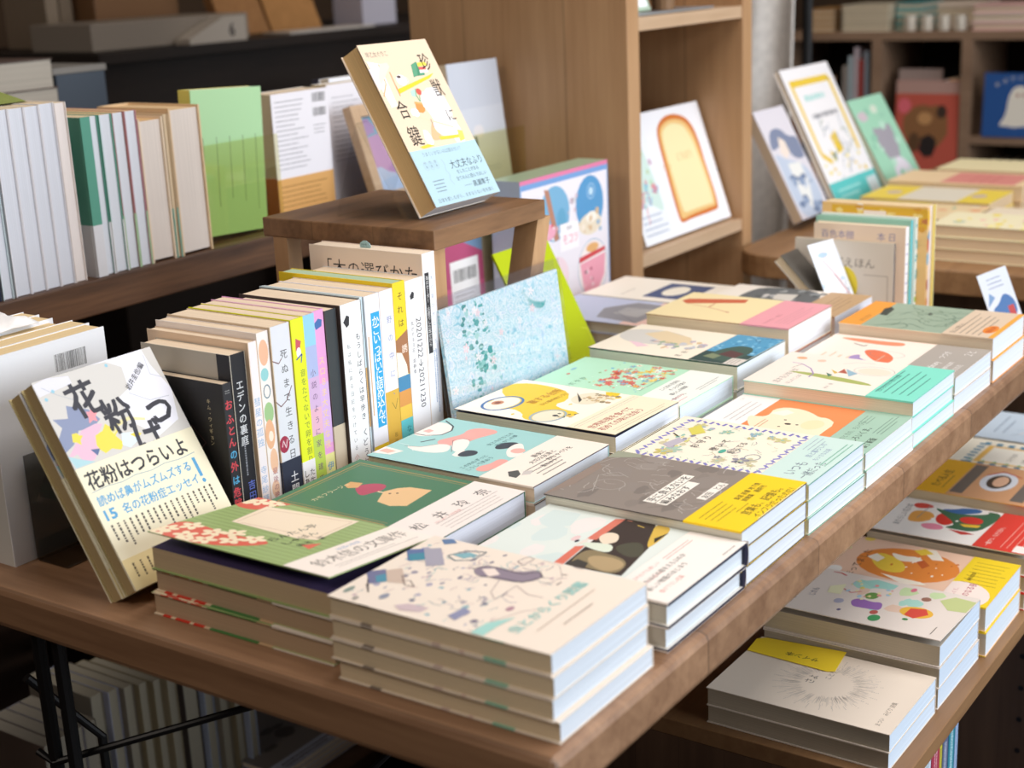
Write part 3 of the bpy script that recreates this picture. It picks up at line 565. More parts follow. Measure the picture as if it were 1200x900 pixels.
ob = [T(14, 20, 17, '鈴木信の文庫作', '#6b625a', 0, .88), T(52, 36, 5.5, '待望の新版', '#7f9cc4'), fine(22, 8, 120, 15, 2, '#b0a79e', 1.1, 2)]
b = book('flower_striped_book', '', 125, 190, 19, '#9db374', a, lift=13.5, flap='#2a2440', inner='#4a3f68', cap='#e2d3b6', pages='#d5bd99', tailpage='#d9cfbd', band=dict(h=45, col='#f6ebe0', art=ob))
low = book('flower_striped_book', '', 125, 190, 19, '#9db374', a, back='#b9c28c', pages='#c4a88a', tailpage='#cfc4b2', band=dict(h=60, y0=0, col='#f2e8dc', art=[]), spinecol='#9db374', edge=[(62, 76, '#d8b890'), (76, 128, '#4f8a4c'), (128, 134, '#e8d0b0'), (134, 146, '#e0402e'), (146, 150, '#f0d8b8'), (150, 166, '#e0402e'), (166, 171, '#f0d8b8'), (171, 180, '#e0402e'), (180, 190, '#f0dcc0')])
stack(b, 3, .03, .2, 0, .0193, 'green striped book with red blossoms and white band, cover lifting', 'green striped blossom books', lower=low, jit=.004)

brd = [L([(8, 60), (8, 180), (120, 180), (120, 56)], 1.6, '#a98a4c'), L([(12, 60), (12, 176), (116, 176), (116, 56)], .7, '#a98a4c')]
a = brd + [G([(67.9, 143.3), (82.4, 133.7), (85.5, 119.1), (73.6, 113.9), (62.9, 118.0), (52.8, 121.0), (54.2, 127.8)], '#b8405a'), G([(66.3, 153.6), (75.7, 154.1), (78.3, 141.8), (66.9, 138.2), (61.7, 145.4)], '#d9a566'), L([(67.5, 116.0), (68.1, 105.3), (74.2, 99.1)], 2.4, '#ecc9a0'), Q([(47.6, 100.2), (70.1, 111.1), (82.4, 105.4), (89.6, 97.1), (92.5, 74.8), (51.5, 70.7), (44.4, 84.0)], '#e9bd84'), ('S', [E(*p, 1.3, 1.3, '#5a3a34') for p in [(68.6, 103.0), (72.2, 97.5)]]),
     T(22, 150, 7, 'カモフラージュ', '#e6d9a8', 0, 1.0), T(22, 150, .1, '。', '#e6d9a8')]
ob = [T(10, 26, 15, '松　井　玲　奈', '#3f3a3a', 0, 1.0), fine(28, 4, 122, 24, 4, '#a79e9a', 1.0, 4), T(30, 22, 4.5, 'はじめての短篇集', '#d08a86')]
b = book('dark_green_book', '', 128, 187, 24, '#4a7a5a', a, edgecol='#34523e', flap='#d8def0', inner='#e0e4f2', pages='#e6d9c2', tailpage='#dfe2ee', band=dict(h=54, col='#f4e9e2', art=ob))
stack(b, 2, .166, .207, 0, .0245, 'dark green gilt-bordered book with white band', 'dark green books with white bands')

pk = '#f3a59a'; wh = '#fbeee4'; bl = '#3b4048'
a = [G([(70.2, 188.7), (85.4, 196.1), (104.7, 196.7), (116.4, 184.7), (108.1, 166.6), (92.4, 159.6), (78.6, 164.9), (69.1, 176.4)], '#fbeee4'), L([(73.3, 189.9), (73.6, 174.7), (81.6, 161.8), (97.2, 160.7), (109.2, 167.5), (120.8, 185.5)], 1.6, '#3b3138'), G([(83.1, 185.6), (91.5, 184.1), (89.2, 176.5), (81.4, 177.0)], '#f0b2a8'),
     G([(65.3, 155.2), (79.3, 149.0), (93.1, 143.6), (105.8, 148.1), (117.3, 140.5), (118.7, 122.6), (112.6, 115.4), (102.2, 118.3), (88.5, 123.9), (69.9, 125.4), (59.2, 132.7), (55.9, 146.0)], pk), G([(38.4, 173.3), (43.3, 157.0), (58.3, 148.1), (61.7, 134.7), (43.0, 124.8), (33.1, 137.5), (31.5, 157.5)], wh), G([(53.9, 129.7), (72.6, 140.9), (82.6, 135.4), (80.4, 125.6), (61.1, 115.8), (48.6, 113.8), (45.8, 119.3)], wh),
     G([(37.4, 116.3), (53.4, 120.1), (54.3, 113.1), (38.4, 105.6), (35.6, 111.0)], wh), G([(39.3, 112.7), (54.3, 113.1), (58.6, 104.8), (55.4, 98.0), (45.9, 96.3), (37.0, 104.5)], bl), G([(72.9, 92.7), (85.3, 95.4), (95.1, 87.1), (95.4, 78.4), (84.9, 76.1), (75.7, 80.8), (70.4, 87.0)], bl), G([(73.2, 79.0), (90.9, 81.6), (96.8, 75.6), (80.2, 62.9), (65.3, 56.2), (56.0, 61.7), (58.8, 68.6)], wh), E(*[(75.9, 67.3)][0], 7, 7, '#f3b0a4'),
     G([(14.4, 73.1), (24.3, 74.7), (33.3, 69.3), (48.2, 70.7), (50.5, 60.2), (40.5, 55.4), (23.3, 59.5), (15.1, 60.4), (11.5, 67.3)], pk), G([(8.5, 191.5), (29.2, 191.3), (25.7, 164.7), (11.8, 169.7)], wh), G([(16.0, 187.5), (24.5, 184.2), (22.4, 171.2), (14.0, 174.5)], '#f4b9a8'), L([(54.5, 166.6), (68.4, 159.1)], 2, '#42424a'),
     ('S', [L(p, .7, '#dfeae8') for p in ([(17.7, 200.3), (34.4, 201.8), (40.7, 196.4)], [(43.2, 184.5), (42.3, 172.5), (30.1, 156.3)], [(28.6, 199.3), (44.2, 196.7), (53.1, 193.4)])]), L([(44.4, 122.0), (72.6, 140.9), (82.6, 135.4), (80.4, 125.6)], .5, '#6a4a4c'), L([(38.4, 173.3), (43.3, 157.0), (57.4, 147.2)], .5, '#8a6a68'),
     T(76, 100, 6, '女ともだちとの', '#5b7d84', 0), T(78, 92, 6, '夜ふかしの夢', '#5b7d84', 0), T(10, 84, 6, 'この先もずっと', '#5b7d84', 0), T(8, 76, 6, 'こうして笑おう', '#5b7d84', 0)]
ob = [T(66, 42, 7, '最後に', '#35302e', .012), T(50, 34, 7, '大切な友達と', '#35302e', .012), T(66, 26, 7, 'おしゃべりを', '#35302e', .012), T(48, 20, 6, '重ねよう', '#35302e', .01), fine(30, 6, 82, 32, 4, '#5b5450', 1.7, 3), G([(12, 34), (22, 42), (30, 36), (22, 28), (12, 26)], '#55524f'), G([(20, 26), (30, 30), (36, 24), (26, 20)], '#cfc6c0')]
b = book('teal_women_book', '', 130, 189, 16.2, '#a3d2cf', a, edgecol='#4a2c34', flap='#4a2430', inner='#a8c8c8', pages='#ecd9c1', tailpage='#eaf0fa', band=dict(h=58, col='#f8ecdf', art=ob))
stack(b, 3, .304, .205, 0, .0166, 'teal book with two pink-dressed women drawn and cream band', 'teal books with drawn women')

ye = '#f7cf2a'
a = [B1([(17.2, 148.0), (48.3, 153.6), (81.6, 190.0), (107.1, 192.8), (119.3, 174.2), (117.4, 145.4), (107.9, 118.9), (80.4, 103.2), (59.7, 107.8), (49.3, 88.0), (49.6, 70.0), (32.1, 67.1), (27.4, 84.8), (0.8, 89.3), (3.7, 109.4), (19.3, 118.4), (28.9, 138.3)], ye), Q([(125.9, 85.0), (131.1, 68.9), (113.6, 64.6), (113.1, 77.0)], ye), scat(10, 60, 120, 180, 8, [ye], 4, 4),
     ring(*[(39.9, 157.3)][0], 27, 18, 3, '#4676b4', 0), E(*[(39.9, 157.3)][0], 24, 15, '#f7efdc'), E(*[(38.8, 162.9)][0], 8, 6, '#d08a62'), E(*[(38.8, 162.9)][0], 4, 3, '#8a4a38'), ring(*[(23.5, 91.0)][0], 22, 16, 2.6, '#9fb4bd'), E(*[(23.5, 91.0)][0], 20, 14, '#efe6c8'), scat(24, 66, 44, 86, 12, ['#d5b26a', '#8a9a5a', '#5a5a4a'], 2, 7),
     E(*[(96.7, 87.2)][0], 22, 18, '#efe3c6'), scat(88, 62, 116, 92, 40, ['#d0b080', '#c09a6a', '#e8d8a0', '#9a8a6a', '#b89a70'], 2.6, 3), G([(109.6, 110.2), (88.1, 91.0), (77.9, 88.3)], '#3f3f3a'), E(*[(27.4, 84.8)][0], 3, 3, '#34343a'),
     T(52, 128, 12, '旅する台所', '#d0902a', .015), T(52, 116, 6.5, 'ひと皿の向こうに', '#b8801f', .01)]
ob = [L([(4, 48), (124, 49)], .6, '#b5a48c'), T(6, 28, 10, '世界料理を食べて', '#b04a40', .014), T(6, 16, 10, '初めての味に出会う', '#b04a40', .014, .9), fine(12, 3, 118, 11, 2, '#c9b896', 1.2), L([(4, 44), (124, 45)], .4, '#d9a4a0')]
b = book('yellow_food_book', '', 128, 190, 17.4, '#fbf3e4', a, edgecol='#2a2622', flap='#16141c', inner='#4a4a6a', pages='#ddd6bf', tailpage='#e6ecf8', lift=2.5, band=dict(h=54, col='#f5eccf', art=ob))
stack(b, 3, .447, .206, 0, .0176, 'white book with yellow splashes and drawn food plates', 'yellow-splashed food books')

a = [scat(30, 84, 92, 128, 22, ['#e0604c', '#e9805a', '#e25a58'], 5, 6, 'flower'), scat(50, 66, 118, 108, 22, ['#5ab4dc', '#f2cf52', '#e0604c', '#f4e08a', '#eef6e8'], 5, 3, 'flower'), scat(20, 62, 120, 140, 50, ['#f0d060', '#5ab4dc', '#e87860', '#ffffff', '#7fb060'], 1.8, 8), scat(40, 62, 118, 118, 46, ['#e4685a', '#e8806a', '#f2d45c', '#6bb6da', '#f8f2d8', '#d85a58'], 3.6, 21, 'flower'), E(*[(53.4, 167.7)][0], 2.4, 2, '#dd5a4a'), E(*[(73.8, 173.2)][0], 6, 2, '#8cc0d8'),
     T(6, 140, 9, 'お だ や か', '#6fa08a', 0), fine(30, 62, 80, 66, 1, '#7fae96', 1.4)]
ob = [T(40, 42, 6, 'ことばの花束を', '#3f4248', .012), T(44, 33, 6, 'そっと手渡す', '#3f4248', .012), T(30, 24, 6, '暮らしの随筆', '#3f4248', .012), T(16, 14, 5.5, '書き下ろし', '#4a4d52', .01), fine(6, 4, 40, 20, 2, '#e08a94', 1.4), fine(60, 6, 114, 14, 2, '#7a7d84', 1.2)]
b = book('mint_flower_book', '', 124, 188, 23.4, '#b9e6c8', a, flap='#5ebfe4', pages='#cfe4d2', tailpage='#e2eefa', band=dict(h=52, col='#f2f4ec', art=ob))
stack(b, 2, .577, .206, 0, .024, 'mint green book with red and yellow flowers and white band', 'mint green flower books')

a = [G([(64.6, 187.5), (94.7, 192.3), (110.0, 165.5), (105.4, 128.0), (85.4, 99.7), (51.9, 84.7), (46.9, 116.5), (40.9, 147.4), (47.8, 170.5)], '#d6d2cc'), G([(86.0, 163.2), (109.1, 145.7), (90.1, 102.8), (62.5, 86.4), (47.8, 106.6)], '#e6cfa8'), scat(34, 70, 80, 140, 24, ['#c3c6ce', '#d9b98a', '#e8c9c4', '#8fae8c', '#b4b0c0'], 5, 7), G([(47.3, 163.0), (45.3, 147.2), (35.9, 129.6), (26.5, 139.8)], '#f2cbd6'), L([(56.3, 137.6), (57.5, 124.1), (59.7, 111.3)], 1.4, '#6c8a5a'), T(8, 76, 8, '星　新　一', '#5d5a58', 0, 1)]
ob = [R(0, 0, 127, 60, '#2d4a48'), R(44, 0, 127, 60, '#4a9cc8'), scat(46, 3, 126, 58, 70, ['#6fb8dc', '#3a86b6', '#8fcbe4', '#2f78a8'], 2.6, 5), G([(8, 14), (40, 8), (74, 12), (82, 34), (50, 50), (22, 46), (10, 34)], '#3c5a50'), G([(26, 16), (48, 14), (56, 34), (34, 40)], '#5b3a3c'), G([(14, 36), (30, 34), (36, 48), (20, 52)], '#7d8a6a'), R(0, 0, 26, 18, '#ded6cc'), fine(3, 4, 24, 16, 3, '#8a8078', 1.4)]
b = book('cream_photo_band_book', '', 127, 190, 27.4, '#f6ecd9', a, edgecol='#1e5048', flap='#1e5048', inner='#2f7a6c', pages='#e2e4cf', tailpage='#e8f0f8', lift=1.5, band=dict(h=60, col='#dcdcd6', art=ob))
stack(b, 2, .710, .206, 0, .0277, 'cream book with soft pencil drawing and blue photo band', 'cream books with blue photo bands')

a = [G([(79.9, 181.3), (93.5, 177.6), (117.1, 106.2), (98.7, 102.6), (69.0, 169.6)], '#d0603c'), L([(69.0, 169.6), (60.4, 133.9), (45.6, 99.1)], 1.2, '#c86a44'), L([(85.5, 136.2), (60.4, 133.9)], 1.6, '#c86a44'), E(*[(46.2, 101.2)][0], 2, 2, '#b85030'), T(60, 56, 7, 'かたちのない旅', '#c49a78', 0)]
ob = [T(10, 34, 6, 'それぞれの、食卓。', '#b4646e', 0), fine(18, 8, 110, 28, 4, '#cf8a94', 1.3, 4)]
b = book('cream_letter_book', '', 129, 190, 33, '#f1dfae', a, edgecol='#9a6a4c', flap='#8a4a30', pages='#ecdcc2', tailpage='#f1f2f6', band=dict(h=62, col='#eaa2ac', art=ob))
stack(b, 2, .846, .206, 0, .0335, 'pale yellow book with thin red line drawing and pink band', 'pale yellow books with pink bands')

a = [G([(0, 55), (126, 55), (126, 150), (90, 160), (40, 158), (0, 150)], '#5d6264'), scat(6, 60, 118, 145, 40, ['#8b9092', '#a9acab', '#3f4446', '#c9c6c0'], 6, 4), G([(56, 84), (96, 90), (90, 118), (60, 112)], '#cfc9bf')]
b = book('grey_etching_book', '', 126, 190, 24.5, '#ece4d8', a, flap='#cfd4e6', pages='#e4dac8', tailpage='#dfe4f0', band=dict(h=56, col='#bb9a72', art=[fine(10, 10, 110, 40, 4, '#8a6a48', 1.5)]))
stack(b, 2, .985, .206, 0, .025, 'dark grey etching book with brown band', 'grey etching books')

a = [G([(0, 0), (128, 0), (128, 188), (0, 188)], '#b9c0d8'), R(0, 0, 128, 50, '#ecc3b6'), G([(12, 30), (110, 26), (116, 84), (70, 112), (22, 96)], '#8b8a8e'), G([(40, 44), (90, 40), (84, 84), (50, 86)], '#a9a7a6'), L([(12, 30), (60, 88), (110, 30)], 1.2, '#6f6e74'), fine(10, 140, 60, 160, 2, '#8e96b4', 2)]
b = book('mountain_photo_book', '', 128, 188, 15, '#b9c0d8', a, pages='#d8d2bc', tailpage='#e4dccc')
stack(b, 2, .912, .425, 0, .0152, 'lilac and pink mountain cover book behind the green panel', 'lilac mountain books')
a = [R(20, 30, 110, 100, '#3a4a78'), E(66, 70, 30, 17, '#f0e8d4'), fine(20, 130, 60, 136, 1, '#9a9288', 2)]
b = book('navy_moon_book', '', 128, 188, 15, '#f1e9da', a, pages='#e6dcc8')
stack(b, 2, 1.045, .425, 0, .0152, 'cream book with navy square and pale oval', 'cream books with navy square')

# ================================================================ RIGHT LOW CABINET AND ITS STACKS
ZC = -.2405
cab = empty('low_cabinet', 'low brown wooden cabinet standing beside and partly under the display table', 'cabinet', (1.1, .05, -.73)); bpy.context.view_layer.update()
under(cab, MB().box(.462, -.078, ZC - .018, 1.55, .30, ZC, mat='cabtop').build('top_board', bevel=.001))
sd = MB().box(.462, -.066, -.73, .482, .30, ZC - .018, mat='cab')
sd.box(.482, .28, -.73, 1.55, .30, ZC - .018, mat='cab'); sd.box(.482, -.066, -.73, 1.55, .28, -.70, mat='cab')
under(cab, sd.build('body'))
for x in (1.06, 1.53):
    dv = MB().box(x, -.06, -.70, x + .018, .28, ZC - .018, mat='cab')
    for k in range(9):
        for yy in (-.025, .24): dv.tube([(x - .0006, yy, -.30 - .045 * k), (x + .001, yy, -.30 - .045 * k)], .0035, mat='black', n=12)
    under(cab, dv.build('divider'))
# coloured books inside, spines to the aisle
def spine_book(name, label, x, y, z, W, H, Th, col, art=(), group=None, lean=0, **k):
    b = book(name, label, W, H, Th, k.pop('cover', col), k.pop('front', ()), spinecol=col, spine_art=art, group=group, **k)
    u, v = (0, -1, 0), (math.sin(math.radians(lean)), 0, math.cos(math.radians(lean)))
    pose(b, (x + Th / 1000, y + W / 1000, z), u, v); return b     # front cover faces -x at x
def sp(x, ys, z, W, H, Th, *a, **k):
    """spine plane at y=ys, faces -y; front cover faces -x. x = near face"""
    name, label, col = a[:3]; art = a[3] if len(a) > 3 else ()
    b = book(name, label, W, H, Th, k.pop('cover', col), k.pop('front', ()), spinecol=col, spine_art=art, **k)
    pose(b, (x + Th / 1000, ys + W / 1000, z), (0, -1, 0), (0, 0, 1)); return b
for i, (x, th, hh, c, nm, ac) in enumerate([(.64, 22, 250, '#d8e2f0', 'white-blue', '#8aa'), (.664, 26, 250, '#b23a52', 'crimson', '#e8b0b8'), (.691, 7, 246, '#d9d040', 'thin yellow', '#555'), (.70, 18, 246, '#5d6a8c', 'slate blue', '#dde'), (.72, 20, 262, '#2f8aa0', 'teal', '#dff'), (.742, 9, 262, '#a9c4ea', 'pale blue', '#557')]):
    sp(x, -.04, -.6992, 190, hh + 150, th, 'cabinet_book', f'{nm} spined tall book inside the low cabinet', c, [finev(th * .3, 20, th * .75, hh + 120, 2, ac, max(1, th * .12), i)], cat='book', pages='#ddd')

cxy = [(63.3, 86.6)][0]
a = [burst(cxy[0], cxy[1], 27, 42, 300, .35, '#bdb2a6', 3), burst(cxy[0], cxy[1], 40, 47, 160, .35, '#c9bfb3', 5), ('S', [E(cxy[0] + q * math.cos(w_), cxy[1] + q * math.sin(w_), .7, .5, '#b8ada2', 0, 6) for q, w_ in [(44 + (k * 7 % 10), k * .2417) for k in range(120)]]), T(56, 100, 11, 'さよ　なら', '#6a6058', 0, .9), T(72, 88, 7, 'ことり', '#8a8078', 0), T(10, 34 - 20, 6, 'まつい　みどり 詩集', '#8a7f74', 0, .9)]
b = book('dandelion_book', '', 128, 186, 19.6, '#eadccb', a, pages='#c3b7a2', tailpage='#d7e6f6', flap='#8a8070', back='#e6d8c8')
stack(b, 2, .472, -.062, ZC, .02, 'plain cream book with dotted dandelion ring at the cabinet corner', 'cream dandelion books')
nt_ = MB()
q = [([(90.7, 185.2), (118.9, 187.8), (125.9, 179.7), (134.7, 95.4), (90.1, 89.5), (86.1, 96.7)])]
o_ = MB(); pts = [(x / 1000, y / 1000) for x, y in q[0]]
for p_ in [pts]:
    n_ = len(p_)
    o_.prism([p_[i] for i in range(n_)] if sum(p_[i][0] * p_[(i + 1) % n_][1] - p_[(i + 1) % n_][0] * p_[i][1] for i in range(n_)) > 0 else p_[::-1], 0, .0003, '#f7d733')
emit(o_, [T([(108.7, 111.1)][0][0] - 2, [(108.7, 111.1)][0][1] + 1, 9, 'サイン本', '#4a4020', .012, 1, 90)], lambda u, v, z: (u / 1000, v / 1000, .0003 + z), 300, 300)
nb = o_.build('sticky_note'); tag(nb, 'yellow handwritten slip lying on the dandelion book', 'note'); nb.location = (.472, -.062, ZC + .0405)

a = [scat(40, 40, 118, 120, 10, ['#a8dccc', '#c8e0a8', '#e9c8b0'], 10, 4), G([(53.8, 113.3), (64.0, 105.6), (59.1, 92.5), (64.8, 81.8), (42.2, 76.6), (40.3, 85.7), (39.1, 96.6), (38.0, 106.0)], '#9a6ab8'), E(*[(75.9, 98.5)][0], 10, 7, '#6a9a4a'), G([(111.1, 122.8), (123.4, 109.7), (118.1, 84.7), (104.5, 85.8), (97.7, 106.4)], '#9fd8cc'), E(*[(56.4, 43.7)][0], 15, 17, '#f2b83a'), G([(45.3, 52.8), (64.2, 52.3), (69.9, 37.7), (56.3, 31.1), (39.8, 41.4)], '#e04a3c'), E(*[(20.2, 75.2)][0], 9, 6, '#3f9a5c'), E(*[(34.5, 80.8)][0], 6, 4, '#c05a50'),
     E(*[(96.3, 46.9)][0], 6, 5, '#9a6a58'), G([(100.8, 34.0), (118.2, 22.9), (115.4, 0.2), (82.3, 1.0), (78.8, 18.8)], '#c4cf8a'), E(*[(45.0, 122.9)][0], 7, 5, '#b0aec4'), E(*[(114.4, 66.4)][0], 6, 3, '#e0708a'), E(*[(33.6, 47.5)][0], 3, 3, '#3f8a4c'), E(*[(22.2, 113.7)][0], 3, 2, '#6a6088'), L([(121.2, 159.3), (122.1, 150.6), (117.3, 142.8)], 2, '#d8464c'), L([(79.7, 131.7), (72.9, 120.4), (81.8, 112.1)], 1.6, '#dd6a6a'), scat(60, 80, 110, 130, 22, ['#e8d870', '#e89a90', '#a8cce0', '#f0e4a0'], 3, 6), G([(79.3, 146.2), (93.2, 133.8), (62.6, 128.1), (60.6, 142.0)], '#efeec0'),
     T(26, 164, 11, 'おいしい絵の', '#6a6a78', 0, .9, 8), T(44, 150, 9, 'じかん', '#8a8a98', 0, .9, 8), fine(10, 12, 30, 15, 1, '#8a8078', 1.2)]
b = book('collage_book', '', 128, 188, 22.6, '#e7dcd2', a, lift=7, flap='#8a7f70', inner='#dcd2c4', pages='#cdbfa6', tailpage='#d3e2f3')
stack(b, 3, .607, -.062, ZC, .0232, 'pale cover with colourful torn-paper toys and lifting corner', 'torn-paper collage books')

a = [E(*[(70.6, 110.2)][0], 46, 58, '#ee8a34', 0), G([(71.0, 154.7), (92.5, 151.0), (86.6, 130.3), (69.9, 111.4), (49.4, 106.6), (41.8, 118.9), (45.5, 135.5)], '#f6cf3c'), G([(73.3, 158.6), (87.1, 151.9), (78.8, 139.5), (64.3, 142.9)], '#fbf0dc'), G([(98.8, 141.2), (92.8, 120.3), (99.2, 107.3), (82.3, 91.4), (82.2, 106.9), (76.6, 123.3)], '#fbf0dc'), G([(121.8, 112.8), (126.1, 95.5), (100.4, 77.9), (97.1, 90.8)], '#fbf0dc'), G([(35.8, 128.6), (33.6, 109.6), (32.1, 81.5), (27.6, 73.6), (17.9, 97.4)], '#fbf0dc'), G([(113.9, 117.6), (125.1, 107.8), (114.3, 94.2), (103.9, 105.9)], '#f6cf3c'), G([(83.8, 104.4), (92.3, 98.4), (80.1, 87.4), (67.7, 92.1)], '#cf5f28'), scat(50, 60, 100, 130, 14, ['#fbf0dc', '#d9702a'], 2.4, 4), E(*[(123.9, 174.2)][0], 6, 6, '#f2d25a'), E(*[(23.9, 177.7)][0], 10, 8, '#fbf6ee'), E(*[(88.2, 187.3)][0], 5, 4, '#dfe49a'),
     T(12, 154, 11, 'まってました', '#6a4a3c', 0, 1.25, 4)]
ob = [G([(0, 0), (128, 0), (128, 54), (0, 54)], '#f7d51e'), E(22, 34, 34, 30, '#f8e6da', 20), T(4, 40, 6, 'おいしくて、', '#c8586a', 0), T(10, 26, 9, '実のなる夜', '#b84a5c', .01), finev(50, 6, 118, 44, 7, '#8a6a20', 1.4, 3), T(60, 36, 5, '最新短篇集', '#5a4414', .01)]
b = book('orange_circle_book', '', 128, 188, 27.6, '#f2cbb0', a, flap='#d8b8a0', pages='#ded2bc', tailpage='#dce7f2', band=dict(h=52, col='#f7d51e', art=ob))
stack(b, 2, .742, -.066, ZC, .0286, 'peach book with orange egg-shaped picture and yellow band', 'peach books with yellow bands')

a = [G([(109.1, 168.0), (118.0, 159.8), (113.6, 144.8), (104.7, 141.3), (94.4, 155.6), (98.1, 163.6)], '#e04438'), G([(52.4, 156.6), (80.0, 160.2), (88.6, 153.3), (88.6, 137.6), (68.4, 127.1), (48.0, 137.0), (43.3, 150.4)], '#f2a84a'), G([(43.1, 137.6), (52.8, 121.0), (45.0, 108.9), (33.8, 108.4), (27.8, 121.3), (30.6, 130.1)], '#ef8aa4'), G([(75.6, 129.9), (94.4, 126.8), (90.1, 109.2), (65.4, 102.5), (49.2, 109.2), (54.2, 121.5)], '#dd3228'), G([(105.5, 133.7), (113.7, 115.6), (120.5, 112.8), (128.9, 91.6), (115.3, 83.9), (98.1, 104.3), (88.6, 121.9)], '#3568a8'), G([(104.7, 141.3), (105.5, 133.7), (95.2, 108.5), (113.9, 75.2), (123.7, 81.5), (123.0, 62.1), (85.6, 62.3), (43.9, 70.8), (42.8, 99.0), (44.3, 109.9), (61.1, 98.2)], '#3a6a4a'), G([(84.2, 104.4), (96.7, 93.1), (93.0, 75.7), (73.2, 73.8), (68.2, 87.8), (71.2, 96.8)], '#dd3228'), G([(64.0, 96.7), (71.1, 73.0), (61.0, 74.5), (56.8, 88.7)], '#f3c22e'), G([(40.0, 103.1), (40.5, 82.6), (36.9, 70.8), (28.7, 83.3)], '#cc3a34'),
     ('S', [E(*p, 3, 2, '#fbf4ea') for p in [(66.3, 130.1), (71.9, 102.3)]]), T(26, 158, 10, 'あたらしい花の本', '#7d8084', 0, 1.0, 6), fine(60, 144, 110, 150, 1, '#9a9da0', 1.5)]
ob = [R(0, 0, 128, 62, '#e2382c'), T(8, 46, 7, '一輪ずつ、ちがう日々。', '#f8e4d8', 0, .95), fine(10, 8, 110, 36, 4, '#f0a494', 1.3), R(2, 4, 24, 18, '#f6ece4')]
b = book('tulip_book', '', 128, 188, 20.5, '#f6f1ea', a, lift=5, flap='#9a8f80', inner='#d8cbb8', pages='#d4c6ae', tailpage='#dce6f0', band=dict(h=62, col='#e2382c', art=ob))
stack(b, 3, .877, -.070, ZC, .0205, 'white book with bold red and orange tulips and red band', 'tulip cover books')

a = [R(0, 40, 128, 138, '#dca274'), G([(10, 120), (122, 120), (122, 136), (10, 136)], '#6c6660'), G([(10, 46), (122, 46), (122, 62), (10, 62)], '#6c6660'), E(70, 92, 36, 22, '#dfe6ee'), E(70, 92, 26, 14, '#3c3430'), E(72, 90, 20, 9, '#e9b896'), L([(96, 70), (110, 96), (88, 112)], 2.4, '#c83a34'), T(22, 154, 13, 'たべる人生', '#5a4420', .012, 1), fine(20, 146, 70, 150, 1, '#7a6030', 1.6)]
b = book('yellow_cover_book', '', 128, 186, 24, '#f2b82c', a, mat='gloss', pages='#e2d0ae', tailpage='#dce6f0', flap='#d8981c')
stack(b, 3, 1.010, -.070, ZC, .0243, 'yellow glossy book with a small portrait picture', 'yellow portrait books')

ck = []
for k in range(7): ck += [R(18 + k * 14, 150, 25 + k * 14, 160, '#3f86a8'), R(18 + k * 14, 28, 25 + k * 14, 38, '#3f86a8')]
for k in range(8): ck += [R(14, 34 + k * 16, 26, 42 + k * 16, '#3f86a8'), R(104, 34 + k * 16, 116, 42 + k * 16, '#3f86a8'), G([(30, 34 + k * 16), (36, 38 + k * 16), (30, 42 + k * 16)], '#6fae7a')]
a = [R(26, 44, 104, 146, '#eebc5a'), R(32, 52, 98, 138, '#f4eee0')] + ck + [T(44, 100, 9, 'スイカの', '#8a8a86', 0), T(44, 82, 8, '名産地', '#8a8a86', 0)]
b = book('checkered_border_book', '', 128, 186, 19.5, '#ece6d4', a, lift=3, flap='#a89c8c', pages='#cfc4b4', tailpage='#d5dee8')
stack(b, 3, 1.145, -.062, ZC, .0205, 'cream book with blue checkered frame', 'blue checkered frame books')
a = [scat(30, 50, 110, 130, 30, ['#6f8fae', '#e0b8a8', '#4a5a70', '#b8c8d8'], 5, 5, 'stroke'), fine(30, 140, 110, 165, 2, '#7f93a8', 3), scat(10, 20, 120, 60, 8, ['#d8b4a0', '#b0c0d0'], 6, 3)]
b = book('pale_blue_book', '', 128, 186, 20, '#bccbd9', a, pages='#cfc4b4', tailpage='#d5dee8')
stack(b, 3, 1.280, -.062, ZC, .0205, 'pale blue-grey sketched book, farthest on the low cabinet', 'pale blue sketched books')

# ================================================================ SPINES ON THE TABLE
YS = .432
PG = '#f1dcc0'
sp(.165, YS, 0, 105, 151, 11, 'standing_book', 'thin black book with red and blue spine letters, nearest in the spine row', '#2a2a30',
   [V(5.6, 136, 9.6, 'お', '#d8404a', 1, .02), V(5.6, 123, 9.6, 'ふとん', '#d8404a', 1.12, .02), V(5.6, 90, 9, 'の', '#4aa8d8', 1, .02), V(5.6, 79, 9.6, '外', '#d8404a', 1, .02), V(5.6, 66, 9, 'は', '#4aa8d8', 1, .02), V(5.6, 55, 9.6, '危険', '#d8404a', 1.1, .02), fine(3, 141, 9, 145, 2, '#999', .8), R(0, 0, 11, 14, '#2f6a48')],
   pages=PG, front=[R(0, 0, 105, 16, '#2f6a48'), L([(44, 92), (62, 108), (78, 94), (60, 78), (44, 92)], .9, '#5a3c3c'), G([(72, 30), (84, 38), (93, 28), (82, 18)], '#c86a30'), V(66, 60, 7, '町田', '#b0a030', 1.1), V(86, 136, 5, 'キム・ウィギョン', '#c8b890', 1.1), L([(18, 60), (26, 58)], 1, '#8a3434')], cat='book', cover='#211f20')
